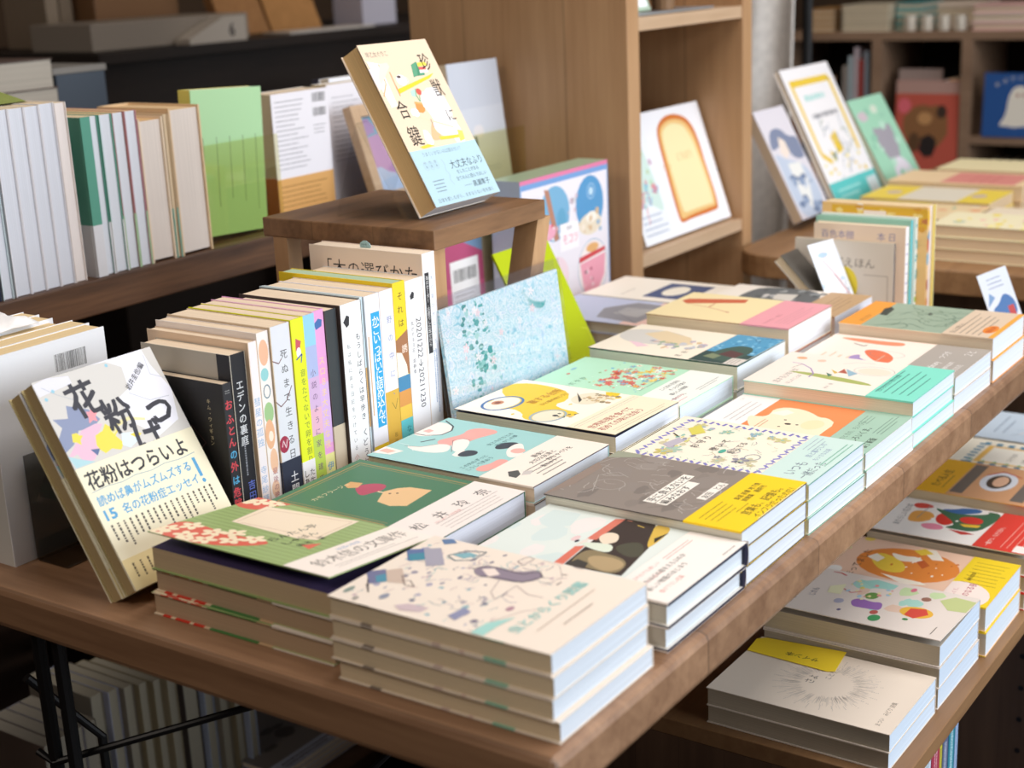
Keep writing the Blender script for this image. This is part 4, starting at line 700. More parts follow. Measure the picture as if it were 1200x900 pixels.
sp(.177, YS, 0, 112, 174, 19, 'standing_book', 'slim black-spined book with grey cover behind the thin black one', '#1c1d24',
   [V(9, 150, 9.5, 'エデンの裏庭', '#d8dae0', 1.08, .01), finev(7, 60, 10, 92, 1, '#8a8c96', 1.8, 3), V(12, 56, 9.5, '吉田篤弘', '#5a6cc8', 1.1, .01), R(0, 0, 19, 19, '#f0f0f4'), V(12, 12, 4.5, 'ち', '#7a8ac0')], pages=PG,
   front=[G([(38, 118), (42, 150), (46, 128), (52, 122), (62, 124), (66, 120), (74, 126), (78, 118), (84, 152), (86, 116), (70, 112), (50, 112)], '#3a3a3c'), L([(52, 122), (58, 134), (62, 122)], 1, '#3a3a3c'), R(96, 0, 112, 174, '#1c1d24')], cat='book', cover='#b9b2a6')
sp(.1965, YS - .004, 0, 128, 181, 11, 'standing_book', 'pale book with soft blue spine title beside the black spines', '#f0e9ec',
   [V(5, 130, 8.5, '彗星の孤独', '#8fb4dc', 1.12), V(5, 66, 8, '寺尾紗穂', '#8fb4dc', 1.15), R(0, 0, 10, 20, '#d8b070'), finev(3, 4, 8, 18, 2, '#6a5030', 1.4)], pages=PG, cat='book', cover='#e4cbb2')
sp(.208, YS - .004, 0, 128, 187, 14.5, 'standing_book', 'white book with peach snack drawings down its spine', '#f4ece8',
   [E(7, 168, 6, 12, '#f0b894'), E(6, 148, 5, 6, '#8fd0d4'), ring(7, 132, 4, 6, 1.2, '#6a8a9a'), E(7, 112, 6, 10, '#9fc88a'), E(6, 92, 6, 14, '#f0b48a'), E(8, 66, 5, 12, '#f2c09c'), E(7, 90, 3, 5, '#fbe8d4'), E(7, 40, 5, 8, '#f0c4a4'), V(8, 60, 7, '最後の晩餐', '#b0707a', 1.1)], pages=PG, cat='book')
sp(.223, YS - .006, 0, 130, 189, 25.5, 'standing_book', 'white book with spaced black title, red scribble and navy base band', '#dfe2ea',
   [V(15, 166, 9.5, '死ぬまで生きる日記', '#34343c', 1.42), E(6, 78, 6.5, 8, '#a82848'), L([(3, 76), (5, 82), (8, 74), (10, 82)], 1, '#f0d0d8'), L([(0, 120), (6, 114), (14, 118), (22, 130)], .9, '#6a3038'), L([(0, 158), (8, 154), (12, 158)], .9, '#6a3038')], pages=PG, cat='book', cover='#d8c3a8',
   front=[E(28, 168, 10, 14, '#3f5a50', 20), G([(16, 188), (24, 150), (34, 176)], '#c9b04a'), E(84, 170, 10, 14, '#6a5c58'), G([(100, 172), (118, 176), (112, 160)], '#5d5450')],
   band=dict(h=62, col='#2c3346', spine=[V(15, 50, 11, '土門　蘭', '#e8eaf0', 1.1, .01)], art=[]))
sp(.249, YS - .007, 0, 130, 190, 17, 'standing_book', 'neon yellow-green spined book with small clown figure', '#e6f02c',
   [G([(5, 172), (12, 168), (10, 162), (4, 160)], '#d05060'), E(8, 158, 3, 5, '#f4f0f4'), L([(4, 152), (12, 156), (10, 148)], 1.4, '#4a5aa0'), V(11, 142, 7.6, '音をたてないで卵を割りたか', '#8a9a30', 1.1, .008)], pages=PG, cat='book', cover='#dfe41e',
   band=dict(h=54, col='#f0eef0', spine=[V(12, 54, 7.6, '　た生活', '#4a4a50', 1.1, .008), V(4, 46, 8, 'しあわせの', '#2a2a30', 1.0, .01)], art=[]))
bl2 = [R(0, 190 - 30 * k - 30, 15.5, 190 - 30 * k, c) for k, c in enumerate(['#8fd0ee', '#aab8e6', '#d4b0dc', '#eab4cc', '#f0c2c4'])]
sp(.2665, YS - .006, 0, 130, 190, 15.5, 'standing_book', 'blue to pink gradient spined book about building a house', '#e8c0cc', bl2 + [R(0, 0, 15.5, 74, '#bcd850'), V(8, 138, 7.4, '小説のように家を建てる', '#6a4a78', 1.55, .0), V(8, 22, 6, '吉川', '#5a7a2a', 1.2)], pages=PG, cat='book')
sp(.2825, YS - .003, 0, 130, 190, 15.5, 'standing_book', 'pink and lilac spined book with faint yellow letters', '#e6a4d8', [R(0, 60, 15.5, 120, '#d8b0e6'), G([(2, 178), (8, 182), (13, 180), (12, 174), (4, 172)], '#3a6ab0'), V(8, 146, 8.4, 'スロ８ま大丈夫な夜', '#f0cf9a', 1.22, .01)], pages=PG, cat='book',
   band=dict(h=50, col='#e8e69a', spine=[V(9, 42, 9, '伊藤', '#5a9ac8', 1.15, .01)], art=[]))
sp(.2985, YS - .004, 0, 118, 187, 16.5, 'standing_book', 'slim dark slate book with tan foot band', '#3a4044', (), pages=PG, cat='book', cover='#4a4240', band=dict(h=74, col='#cfc0a8'))
sp(.3155, YS - .008, 0, 130, 189, 31, 'standing_book', 'white spined book with black cat mark and long title', '#f2f4f6', [G([(4, 172), (9, 178), (13, 176), (12, 168), (8, 166)], '#2c2c34'), V(9, 150, 5.2, '私は私に戻る日記をつけている', '#6a6c74', 1.5), V(9, 40, 6.5, '小さな声', '#c87a7a', 1.3), V(23, 158, 7.4, 'もうしばらくは早歩き', '#3f4450', 1.2, .006), V(23, 62, 8, 'くどうれいん', '#3f4450', 1.25, .006)], pages=PG, cat='book', cover='#4a3f3c')
sp(.347, YS - .006, 0, 130, 190, 4, 'standing_book', 'very thin pale blue book squeezed among white spines', '#d4e8f0', [L([(3, 60), (3, 120)], 2, '#d8a45a')], pages=PG, cat='book')
sp(.3515, YS - .008, 0, 130, 190, 22, 'standing_book', 'white spined book with long cyan title strip and yellow foot', '#eef0f8', [R(8, 56, 21, 172, '#22a6e6'), V(14.5, 169, 11, 'かごいっぱいに詰め込んで', '#f2f8fc', .83, .014), L([(3, 70), (3, 150)], 1.6, '#d8a878'), R(0, 0, 22, 38, '#f4cf22'), V(14, 30, 8, '鳥羽', '#4a7ab0', 1.1, .01)], pages=PG, cat='book')
sp(.374, YS - .008, 0, 130, 190, 20.5, 'standing_book', 'white book with faint lilac title over a gold lower half', '#ececf6', [R(0, 0, 21, 88, '#e2b440'), V(13, 164, 8, '野　の　中　に　、', '#8088b8', 1.15), L([(9, 76), (14, 68), (18, 78)], .7, '#8a7430'), V(12, 44, 5, '石川美南', '#6a5420', 1.3)], pages=PG, cat='book', cover='#f0e4e0')
sp(.395, YS - .008, 0, 150, 194, 19, 'standing_book', 'yellow book with brown, blue and orange blocks on its spine', '#f2d42c', [G([(0, 136), (19, 144), (19, 98), (0, 104)], '#a8704a'), G([(0, 124), (8, 122), (15, 108), (17, 92), (0, 90)], '#f2efdc'), R(0, 82, 19, 98, '#3f88b8'), R(0, 66, 19, 83, '#e09a4a'), R(0, 52, 19, 67, '#f2c848'), R(0, 0, 19, 53, '#58c4cc'), V(10, 184, 9, 'それは', '#6a5a20', 1.5, .006), V(13, 130, 9, '誘', '#efd8c8', 1.1, .02), V(12, 46, 8, 'なか井', '#2a7a84', 1.15, .01)], pages='#e8d6ae', cat='book', cap='#b8cfae')
sp(.4145, YS - .008, 0, 132, 192, 29, 'standing_book', 'white spined diary with date numbers 20201222 to 20211230', '#eeeef2', [G([(7, 176), (11, 180), (14, 178), (13, 173), (8, 172)], '#2c2c34'), V(8, 150, 4.6, '気がする日記　堀静香', '#5a5a64', 1.2, .004), ('S', [T(14.6, 152, 11.4, '20201222→20211230', '#44444e', 0, .93, -90)])], pages=PG, cat='book')
sp(.444, YS - .008, 0, 150, 214, 21, 'standing_book', 'tallest white book with black label strip, last in the spine row', '#eef0f4', [R(3, 110, 10, 194, '#26262c'), V(6.5, 191, 5, '海のセーター、お借りした本だから', '#d8d8dc', .92, .004), V(14, 190, 5, '木の選び方という生活', '#9aa8c4', 1.9), finev(10, 40, 17, 112, 2, '#8aa0c8', 1.5, 3)], pages='#f6e4cc', cat='book', cover='#f0ded0',
   front=[T(12, 184, 20, '「木の選びかた', '#26262a', .0, .95), fine(40, 150, 120, 160, 2, '#555', 2)])
bm = MB(); bm.prism([(0, 0), (12, 0), (14, 3), (12, 6), (8, 8.4), (4, 8.4), (0, 6), (-1, 3)][::1], 0, .6, '#a8ccd0')
for i_ in range(len(bm.v)): x, y, z = bm.v[i_]; bm.v[i_] = (x / 1000, y / 1000, z / 1000)
emit(bm, [T(1, 3.4, 2.6, '白水社', '#3a5a60', .01), fine(1, 1, 12, 2.6, 1, '#4a6a70', .7)], lambda u, v, z: (u / 1000, v / 1000, .0006 + z), 20, 20)
o_ = bm.build('order_slip'); tag(o_, 'rounded pale blue slip sticking out of the tallest white book', 'slip'); pose(o_, (.453, .510, .2125), (0, -1, 0), (0, 0, 1))

# ================================================================ LEFT: LEANING PAIR, WHITE BOOKS, BOOKEND
a = [R(0, 0, 128, 190, '#cfccc6'), Q([(59.3, 190.0), (117.6, 190.4), (119.1, 174.6), (128.4, 148.4), (119.7, 120.4), (92.8, 112.5), (72.6, 132.6), (72.9, 155.4), (86.5, 160.6), (90.1, 180.3), (76.6, 188.7)], '#e6e6f0'), Q([(0.5, 187.7), (14.9, 190.1), (36.0, 186.4), (35.9, 179.7), (15.4, 177.9), (1.4, 176.5)], '#dcdce8'),
     Q([(2.8, 155.4), (16.7, 152.2), (20.5, 163.1), (38.9, 154.2), (45.3, 143.3), (34.5, 137.8), (20.8, 139.9), (10.3, 130.0), (-2.0, 125.3), (-0.9, 138.0), (7.4, 146.3)], '#8590b0'), Q([(-1.0, 120.7), (11.4, 129.7), (22.9, 139.2), (38.8, 140.9), (45.2, 138.9), (35.5, 130.8), (33.3, 122.6), (22.7, 112.8), (12.3, 111.9), (9.3, 121.6)], '#e2b6cc'), Q([(0.0, 122.5), (8.2, 117.6), (21.6, 110.9), (2.0, 111.0)], '#a8d0d8'),
     Q([(35.7, 153.0), (38.9, 152.0), (42.8, 155.8), (43.7, 151.7), (47.6, 150.9), (42.1, 146.6), (42.0, 142.1), (38.3, 144.4), (33.5, 142.5), (35.6, 147.5)], '#f0949c'), Q([(13.0, 139.0), (17.7, 138.7), (19.1, 136.0), (22.4, 134.9), (18.2, 131.9), (17.0, 127.9), (13.5, 131.2), (10.4, 132.2)], '#ecd84a'), Q([(33.4, 131.4), (42.0, 133.2), (47.4, 138.2), (51.2, 133.7), (58.2, 130.3), (51.6, 125.6), (55.9, 117.5), (50.4, 112.6), (42.4, 116.3), (34.8, 114.3), (31.2, 118.8), (30.1, 123.6)], '#ecd84a'), Q([(49.5, 130.8), (59.4, 136.7), (72.7, 137.2), (87.9, 131.4), (86.7, 129.4), (71.0, 134.3), (59.3, 132.2), (51.1, 126.9)], '#e8dca0'), Q([(58.2, 125.8), (69.8, 123.3), (70.2, 115.2), (60.2, 111.6), (53.7, 116.0)], '#d4e6f0'), Q([(22.8, 121.6), (31.7, 119.8), (26.4, 114.9)], '#5a6c98'), Q([(65.3, 122.4), (72.0, 122.6), (77.0, 119.9), (71.4, 117.1), (68.6, 119.1)], '#ecd84a'),
     L([(6.6, 183.7), (17.9, 173.8), (30.5, 165.7)], .5, '#aeb4bc'), L([(116.9, 184.7), (114.3, 166.6), (130.9, 157.2)], .5, '#b8bcc8'), L([(84.2, 156.6), (101.2, 144.7), (122.3, 143.1)], .5, '#b0b4c0'), ('S', [E(*q, 1.6, 1.6, '#8ec4d8') for q in [(6.1, 172.9), (76.0, 185.4), (15.4, 177.9)]]),
     T(25, 150, 33, '花', '#33333c', .028, .98, 6), T(50, 128, 31, '粉', '#33333c', .028, 1, 6), T(90, 124, 31, 'つ', '#33333c', .028, .95, -6), T(66, 101, 36, 'ば', '#33333c', .028, .95, -2), T(86, 158, 6.4, '岩井圭也/編', '#4a4a50', .012, .95, 34)]
ob = [T(4, 90.5, 17.2, '花粉はつらいよ', '#2e2e36', .022, .92), T(5, 75, 9.6, '読めば鼻がムズムズする', '#4f9fd0', .02, .98), T(3, 61.5, 12.5, '15', '#4f9fd0', .04, 1.2), T(24, 62, 9.6, '名の花粉症エッセイ', '#4f9fd0', .02, 1.0), R(112, 66, 115.5, 84, '#4f9fd0'), E(114, 62, 2, 2, '#4f9fd0'), finev(4, 34, 120, 57, 18, '#4e463e', 2.1, 5, .5), L([(4, 87.5), (20, 88.5), (36, 87), (52, 88.5), (68, 87), (84, 88.5), (100, 87), (118, 88)], .6, '#8fa6b4'), R(0, 0, 128, 27, '#e9d59a'), finev(5, 6, 60, 22, 7, '#5a4c38', 2.0, 8, .3)]
b = book('leaning_book', 'pollen essay book with bold black characters, front one of the leaning pair', 128, 190, 17, '#e7e4e0', a, pages='#bba57a', cat='book', group=None, back='#d8c894', band=dict(h=110, col='#f0e8cb', art=ob))
vv = (0, .097, .161)
b2 = dup(b, 'rear copy of the leaning pollen essay pair, only its fore edge showing')
pose_front(b, (.027, .4085, .0168), (1, 0, 0), vv, .0173); pose_front(b2, (.0255, .4085, .0168), (1, 0, 0), vv, .0360)

wb = book('white_book', 'white paperback with barcode on its back cover, front of the white group', 128, 189, 24, '#f2f3f6', spinecol='#c9c8c4', pages='#f0d9b6', tailpage='#f0e6d6', cap='#ecd2a2', back='#eef0f4', spine_art=[finev(9, 40, 13, 150, 1, '#4a4a4a', 3, 2)],
          back_art=[barcode(70, 160, 104, 176), fine(72, 156, 102, 158, 1, '#444', 1.6), fine(70, 100, 100, 118, 3, '#8a8a90', 1.2)], cat='book')
pose(wb, (.163, .575 + .0, 0), (-1, 0, 0), (0, 0, 1))
g = 'white paperbacks standing behind the leaning pair'
wb['group'] = g
for i, (th, dx, h) in enumerate([(24, .004, 1), (24, -.002, .985), (24, .002, 1), (24, .006, 1.0), (24, -.004, .985)]):
    c = dup(wb, f"white paperback, {['second', 'third', 'fourth', 'fifth', 'rearmost'][i]} from the front in the white group", g); pose(c, (.163 + dx, .575 + .0245 * (i + 1), 0), (-1, 0, 0), (0, 0, 1)); c.scale = (1, h, 1)
be = empty('acrylic_bookend', 'smoky clear bookend holding the white paperbacks', 'bookend', (.11, .57, 0)); bpy.context.view_layer.update()
under(be, MB().box(.055, .5685, .0008, .135, .571, .098, mat='acrd').build('upright', bevel=.0008))
under(be, MB().box(.055, .53, .0, .135, .5685, .0018, mat='acrd').build('foot', bevel=.0005))
cl = MB(); rr = random.Random(5); nn = 9
for i in range(nn):
    for j in range(nn): cl.v.append((-.03 + i * .011 + rr.uniform(-.003, .003), -.02 + j * .009 + rr.uniform(-.003, .003), .002 + .012 * rr.random() * (1 if 0 < i < nn - 1 and 0 < j < nn - 1 else .2)))
for i in range(nn - 1):
    for j in range(nn - 1): k = i * nn + j; cl.f.append((k, k + nn, k + nn + 1, k + 1)); cl.c.append('#f4f2f0'); cl.m.append(cl.mi('cloth'))
o_ = cl.build('tissue', smooth=True); o_.location = (.085, .655, .189); tag(o_, 'crumpled white tissue lying on the white paperbacks', 'tissue')
sl = o_.modifiers.new('thick', 'SOLIDIFY'); sl.thickness = .0006

# ================================================================ RISER, AND WHAT STANDS ON IT
RX0, RX1, RY0, RY1, RZ = .474, .682, .430, .668, .232
rs = empty('riser_stool', 'small wooden riser stool with slanted legs standing on the table', 'stool', (.58, .55, 0)); bpy.context.view_layer.update()
under(rs, MB().box(RX0, RY0, RZ - .021, RX1, RY1, RZ, mat='riser').build('top_board', bevel=.0012))
def slant(x0, x1, y, w=.02, d=.02):
    return MB().hexa([(x1, y, 0), (x1 + w, y, 0), (x1 + w, y + d, 0), (x1, y + d, 0), (x0, y, RZ - .021), (x0 + w, y, RZ - .021), (x0 + w, y + d, RZ - .021), (x0, y + d, RZ - .021)], mat='oak')
for y in (RY0 + .004, RY1 - .034):
    under(rs, slant(.4745, .4745, y, .022).build('leg')); under(rs, slant(.672, .605, y, .026, .03).build('leg'))
under(rs, MB().box(.50, RY0 + .013, RZ - .05, .63, RY0 + .024, RZ - .021, mat='oak').build('apron')) if False else None
vv = (0, .093, .167)
a = [R(0, 66, 125, 191, '#ecd2b4'), G([(1.6, 172.0), (22.1, 167.6), (19.0, 118.0), (6.0, 116.5)], '#fbf3ea'), L([(2.0, 171.5), (7.0, 116.9)], 1, '#dca878'), L([(20.1, 167.2), (16.9, 144.2), (3.5, 130.1)], 1.6, '#e0a878'), L([(32.1, 157.0), (30.8, 134.9)], 2, '#e2a070'), G([(22.1, 167.6), (35.3, 167.9), (36.4, 163.1), (9.3, 143.7), (5.8, 146.6)], '#f3dcc8'), G([(-1.1, 162.8), (9.9, 163.0), (8.5, 139.9), (1.4, 137.6)], '#d8d4dc'),
     G([(31.0, 136.2), (93.3, 147.0), (106.5, 149.7), (95.2, 144.1), (31.7, 130.9)], '#f6cf2c'), L([(31.5, 140.1), (30.7, 128.4)], 1.6, '#d89050'), E(*[(45.4, 146.0)][0], 8.5, 6.5, '#fbfaf8'), E(*[(43.4, 150.1)][0], 3.5, 1.6, '#4a3030'), ring(*[(53.5, 145.6)][0], 3, 3, 1, '#e8e4e4'),
     G([(73.8, 162.3), (84.9, 165.3), (76.8, 148.6), (68.2, 147.3)], '#5aa07a'), G([(84.9, 165.3), (85.9, 158.5), (81.9, 148.6), (76.5, 148.1)], '#3f8a66'), G([(85.8, 163.8), (99.6, 163.9), (102.5, 159.6), (84.4, 159.1)], '#f4e04a'), G([(84.4, 158.6), (97.7, 158.4), (95.8, 154.8), (84.4, 155.4)], '#e05a5c'), G([(83.9, 154.6), (98.8, 154.5), (98.5, 151.3), (82.6, 150.7)], '#f6f2ea'), G([(80.8, 151.4), (90.5, 151.3), (89.6, 148.4), (80.1, 148.3)], '#4a9a76'),
     L([(61.5, 134.2), (57.3, 126.7), (59.2, 118.6)], 1.6, '#5aa878'), L([(63.7, 128.7), (60.1, 119.8)], 1.2, '#6ab080'), G([(50.8, 132.2), (60.8, 134.3), (55.6, 124.3), (49.3, 126.3)], '#b4dccc'), E(*[(64.8, 130.2)][0], 4.5, 4, '#e8584a'), G([(49.2, 119.2), (63.9, 115.9), (60.0, 107.4), (54.7, 105.4), (46.2, 107.5)], '#e8944a'), G([(48.9, 119.8), (64.9, 116.3), (63.5, 114.4), (47.8, 117.3)], '#f0a85c'),
     blob(*[(84.5, 113.0)][0], 22, 22, '#fbf6f4', 4, .15), blob(*[(83.0, 89.1)][0], 20, 16, '#faf3f2', 6, .2), blob(*[(41.6, 107.5)][0], 7, 5, '#fbf6f4', 3), blob(*[(42.9, 77.2)][0], 7, 9, '#fbf8f4', 8, .25), blob(*[(96.0, 79.4)][0], 10, 22, '#fbf6f4', 9),
     L([(43.4, 102.0), (95.0, 83.5)], 2.2, '#f0d2b0'), G([(62.1, 95.7), (61.4, 83.9), (66.8, 77.9), (66.9, 72.6), (50.8, 72.1), (49.0, 77.7)], '#f2b888'), L([(61.9, 97.1), (61.3, 86.6)], 1, '#8a6a5a'), G([(61.5, 76.0), (104.4, 74.2), (103.9, 70.2), (62.4, 71.9)], '#f6cf3c'), G([(21.3, 68.5), (37.7, 70.0), (47.0, 66.9), (26.8, 65.6)], '#f6cf3c'), G([(98.7, 80.3), (107.1, 77.9), (104.3, 67.5), (94.3, 66.1)], '#f3d460'),
     ring(*[(88.2, 117.9)][0], 10, 6, .4, '#e8ccd0'),
     T(6, 176, 7, '早乙女ぐりこ', '#8a8276', 0, .9), T(91, 155, 23, '珍', '#25211f', .0, .8), T(91, 123, 23, '獣', '#25211f', .0, .78), T(92, 92, 17, 'に', '#25211f', .0, 1), T(14, 104, 23, '合', '#25211f', .0, .85), T(12, 72, 25, '鍵', '#25211f', .0, .85)]
ob = [T(18, 57, 5.4, 'うまくいかないのは誰のせい？', '#6f8492', 0, .96), T(56, 38, 11, '大丈夫なふり', '#3a464e', .0, .94), T(62, 31, 5.2, 'をしたことがある', '#5a6a74', .006), T(56, 23.5, 5.2, '全ての人に読んでほしい', '#5a6a74', .006), L([(64, 16), (78, 16)], .5, '#7a8a94'), T(80, 13, 8, '高瀬隼子', '#44525c', .006), T(8, 4, 5, '日常を愛しながら、ままならない夜を描く', '#6a7a86', 0, 1.1),
      ring(16, 46, 3.6, 5, .4, '#a4b8c4'), ring(25, 46, 3.6, 5, .4, '#a4b8c4'), ring(34, 46, 3.6, 5, .4, '#a4b8c4'), V(16, 51, 3.6, '仕事', '#8296a4', 1.2), V(25, 51, 3.6, '恋愛', '#8296a4', 1.2), V(34, 51, 3.6, '家族', '#8296a4', 1.2), fine(14, 14, 34, 30, 4, '#7a8c9a', 1.4, 4, .2), L([(46, 50), (48, 44), (45, 38), (48, 32), (45, 26), (48, 20)], .5, '#9ab0bc')]
b = book('displayed_book', 'cream book with drawn room scene and pale blue band leaning on the riser', 121, 191, 24, '#ecd2b4', a, lift=2.5, pages='#e6c48e', tailpage='#dfe0e4', inner='#e8dcc8', flap='#8a8a80', back='#f0e0cc', cat='book', band=dict(h=65, col='#b4d2de', art=ob))
pose_front(b, (.521, .461, RZ + .0146), (1, 0, 0), vv, .0265)
def lean_stand(name, label, x0, x1, y, z, ang_v, hgt, lip=.035, mat='acr', prop=True, thick=.0022, front=0):
    """bent clear sheet: a foot, a leaning back plate and a prop"""
    v = Vector(ang_v).normalized(); r_ = empty(name, label, 'stand', ((x0 + x1) / 2, y, z)); bpy.context.view_layer.update()
    n_ = Vector((1, 0, 0)).cross(v); p0 = Vector((0, y, z + thick))
    q = p0 + v * hgt
    m = MB().hexa([(x0, p0.y, p0.z), (x1, p0.y, p0.z), (x1, p0.y - n_.y * thick, p0.z - n_.z * thick + thick), (x0, p0.y - n_.y * thick, p0.z - n_.z * thick + thick), (x0, q.y, q.z), (x1, q.y, q.z), (x1, q.y - n_.y * thick, q.z - n_.z * thick), (x0, q.y - n_.y * thick, q.z - n_.z * thick)], mat=mat)
    under(r_, m.build('back_plate'))
    if front: under(r_, MB().box(x0, y - lip, z, x1, y - lip + thick, z + front, mat='acrf').build('front_plate'))
    if lip: under(r_, MB().box(x0, y - lip + thick, z + .0002, x1, y, z + .0002 + thick, mat=mat).build('lip'))
    if prop:
        yb = q.y + hgt * .32
        m = MB().hexa([(x0, yb, z), (x1, yb, z), (x1, yb + thick, z), (x0, yb + thick, z), (x0, q.y, q.z), (x1, q.y, q.z), (x1, q.y + thick, q.z), (x0, q.y + thick, q.z)], mat=mat)
        under(r_, m.build('prop'))
        under(r_, MB().box(x0, y, z + .0002, x1, yb, z + .0002 + thick, mat=mat).build('foot'))
    return r_
lean_stand('acrylic_stand', 'clear acrylic stand behind the book on the riser', .505, .600, .4915, RZ, (0, .093, .167), .115, lip=0)
# card in a clear sleeve, leaning against the riser
a = [scat(34, 96, 84, 148, 46, ['#4fb0b0', '#6fc4c0', '#a8e0dc', '#3f9c9c'], 3, 9), scat(50, 70, 84, 92, 34, ['#3fa8a8', '#5fbab4', '#8ad2ce'], 3.4, 4), scat(38, 6, 62, 66, 34, ['#5fb8b8', '#a0d8d6', '#4aa8aa'], 2.6, 12), scat(4, 4, 220, 146, 26, ['#f8e4e8', '#fdfdfd', '#f4f8fa'], 4, 5, 'flower')]
cd = empty('patterned_card', 'pale blue and teal marbled card in clear sleeve standing before the riser', 'card')
m = MB().box(0, 0, 0, .224, .15, .004, '#e8f4f6', 'marbled'); emit(m, a, lambda u, v, z: (u / 1000, v / 1000, .004 + z), 224, 150, 'gloss'); m.build('card_sheet', cd)
m = MB().box(-.004, -.001, .0055, .228, .162, .0058, mat='film'); m.box(-.004, -.001, -.002, .228, .162, -.0017, mat='film'); m.build('clear_sleeve', cd)
pose(cd, (.464, .409, .0022), (1, .0, 0), (0, .0165, .147))
# lime green panel
gp = MB()
gp.box(0, 0, 0, .120, .168, .003, '#b4c41e', 'gloss'); gp.hexa([(0, 0, .003), (.120, 0, .003), (.120, .012, .003), (0, .012, .003), (0, 0, .012), (.120, 0, .012), (.120, .002, .012), (0, .002, .012)], '#a8b81a', 'gloss')
gr = empty('lime_green_folder', 'lime green leaning folder behind the marbled card', 'folder')
gp.build('panel', gr)
m = MB(); emit(m, [L([(65, 132), (115, 122)], .8, '#dde84a'), L([(85, 150), (89, 110)], .5, '#d4e03c'), L([(25, 140), (31, 40)], .4, '#d4e03c'), L([(105, 44), (117, 40), (115, 20)], .8, '#e2ec50')], lambda u, v, z: (u / 1000, v / 1000, .0032 + z), 155, 168, 'gloss'); m.build('printed_line', gr)
pose(gr, (.737, .470, 0.0), (1, 0, 0), (0, .078, .148))

# boxed set with round pictures
bx = MB().box(0, 0, 0, .235, .05, .2, '#e8e2f0', 'gloss', cols=['#9fb8a0', '#a9c4a4', '#7f90c8', '#8fa0d4', '#9fb8a0', '#b8c4d4'])
def fb_(u, v, z): return (u / 1000, -z, v / 1000)
emit(bx, [R(0, 0, 235, 200, '#7fa8dc'), R(3, 3, 232, 192, '#ece8f2'), R(0, 194, 235, 200, '#e87aa8'), R(3, 186, 232, 194, '#6fa0dc'),
          E(182, 142, 39, 42, '#4a98d0', 0), E(182, 112, 32, 16, '#e8dcc4'), E(186, 122, 16, 8, '#f6f0e4'), ring(186, 160, 11, 11, 1.5, '#a8d0f0'), E(186, 160, 6, 6, '#bfe0f4'), scat(150, 100, 214, 130, 12, ['#d8b890', '#8ab0d0', '#f4e8d8'], 4, 4),
          E(86, 142, 40, 40, '#6fb0d8', 0), G([(60, 180), (72, 178), (96, 104), (84, 102)], '#b88068'), E(66, 118, 22, 12, '#f0a8c0'), scat(50, 104, 116, 126, 12, ['#f0c0cc', '#d8485c', '#f8f0f0'], 4, 6), E(104, 130, 12, 18, '#5aa4cc'),
          E(186, 46, 42, 42, '#f4ecec', 0), ring(186, 46, 42, 42, 1.4, '#8fb4d0'), G([(148, 58), (222, 66), (222, 72), (148, 66)], '#d8404c'), E(186, 76, 18, 7, '#e8b070'), G([(150, 56), (222, 62), (218, 30), (196, 6), (160, 12)], '#f2a4b8'), scat(160, 14, 210, 48, 9, ['#b03a58', '#3a3038', '#f8d8e0'], 3.2, 8),
          E(84, 50, 34, 30, '#f0d8e0'), R(98, 84, 148, 124, '#f8f6fa'), T(104, 94, 17, 'モコツ', '#e890a8', .01, .85), T(116, 114, 7, '絵本', '#5a5a6a'), scat(120, 120, 146, 180, 6, ['#d8c0cc', '#c0a8b8'], 4, 11, 'flower'), T(134, 150, 10, 'か', '#9aa', 0)], fb_, 235, 200, 'gloss')
emit(bx, [L([(0, 0), (235, 0)], 3, '#7f9a80')], lambda u, v, z: (u / 1000, v / 1000, .2 + z), 235, 50)
o_ = bx.build('boxed_set', bevel=.0006); tag(o_, 'boxed picture book set with round pictures and pink-blue trim beside the bookcase', 'box'); o_.location = (.962, .655, 0)

# thin things seen through the riser
a = [R(0, 0, 128, 190, '#6f8fb4'), R(0, 0, 128, 90, '#d05a88'), G([(0, 90), (60, 130), (128, 100), (128, 60), (0, 60)], '#b84a74'), R(50, 20, 116, 96, '#f0f0f0'), barcode(56, 66, 110, 84), fine(56, 30, 108, 56, 4, '#888', 1.6)]
b = book('magazine', 'pink and blue back cover with white barcode label seen through the riser', 128, 190, 14, '#6f8fb4', a, cat='magazine', pages='#d8c8a8'); pose(b, (.835, .735, 0), (1, 0, 0), (0, .03, 1))
a = [R(0, 0, 100, 180, '#d8c8a8'), ring(50, 80, 20, 20, 4, '#a89468'), fine(10, 110, 90, 170, 6, '#9a8a68', 2)]
b = book('magazine', 'beige booklet standing beside the pink one behind the riser', 84, 185, 10, '#e8dcc4', a, cat='magazine', pages='#d8c8a8'); pose(b, (.966, .735, 0), (1, 0, 0), (0, .03, 1))

# ================================================================ PLANK SHELF WITH STANDING BOOKS
PZ = .152
pl = empty('plank_shelf', 'dark walnut plank shelf carrying the rear row of books', 'shelf', (.8, 1.0, -.73)); bpy.context.view_layer.update()
under(pl, MB().box(-.1, .898, PZ - .042, 1.05, 1.12, PZ, mat='walnut').build('board', bevel=.002))
for x in (-.08, 1.02): under(pl, MB().box(x, .92, -.73, x + .03, 1.10, PZ - .042, mat='walnut').build('support'))
PG2 = '#dde1ea'; PG3 = '#e3d9d0'
def fore(x, th, h, name, label, cov, pages, W=128, band=None, y=.906, cap='#e9c99a', tilt=0, **k):
    """fore edge towards the aisle; front cover on the +x side"""
    b = book(name, label, W, h, th, cov, pages=pages, cap=cap, cat='book', band=band, **k)
    v = (math.sin(math.radians(tilt)), 0, math.cos(math.radians(tilt)))
    pose(b, (x, y, PZ), (0, 1, 0), v); return b
xs = .20
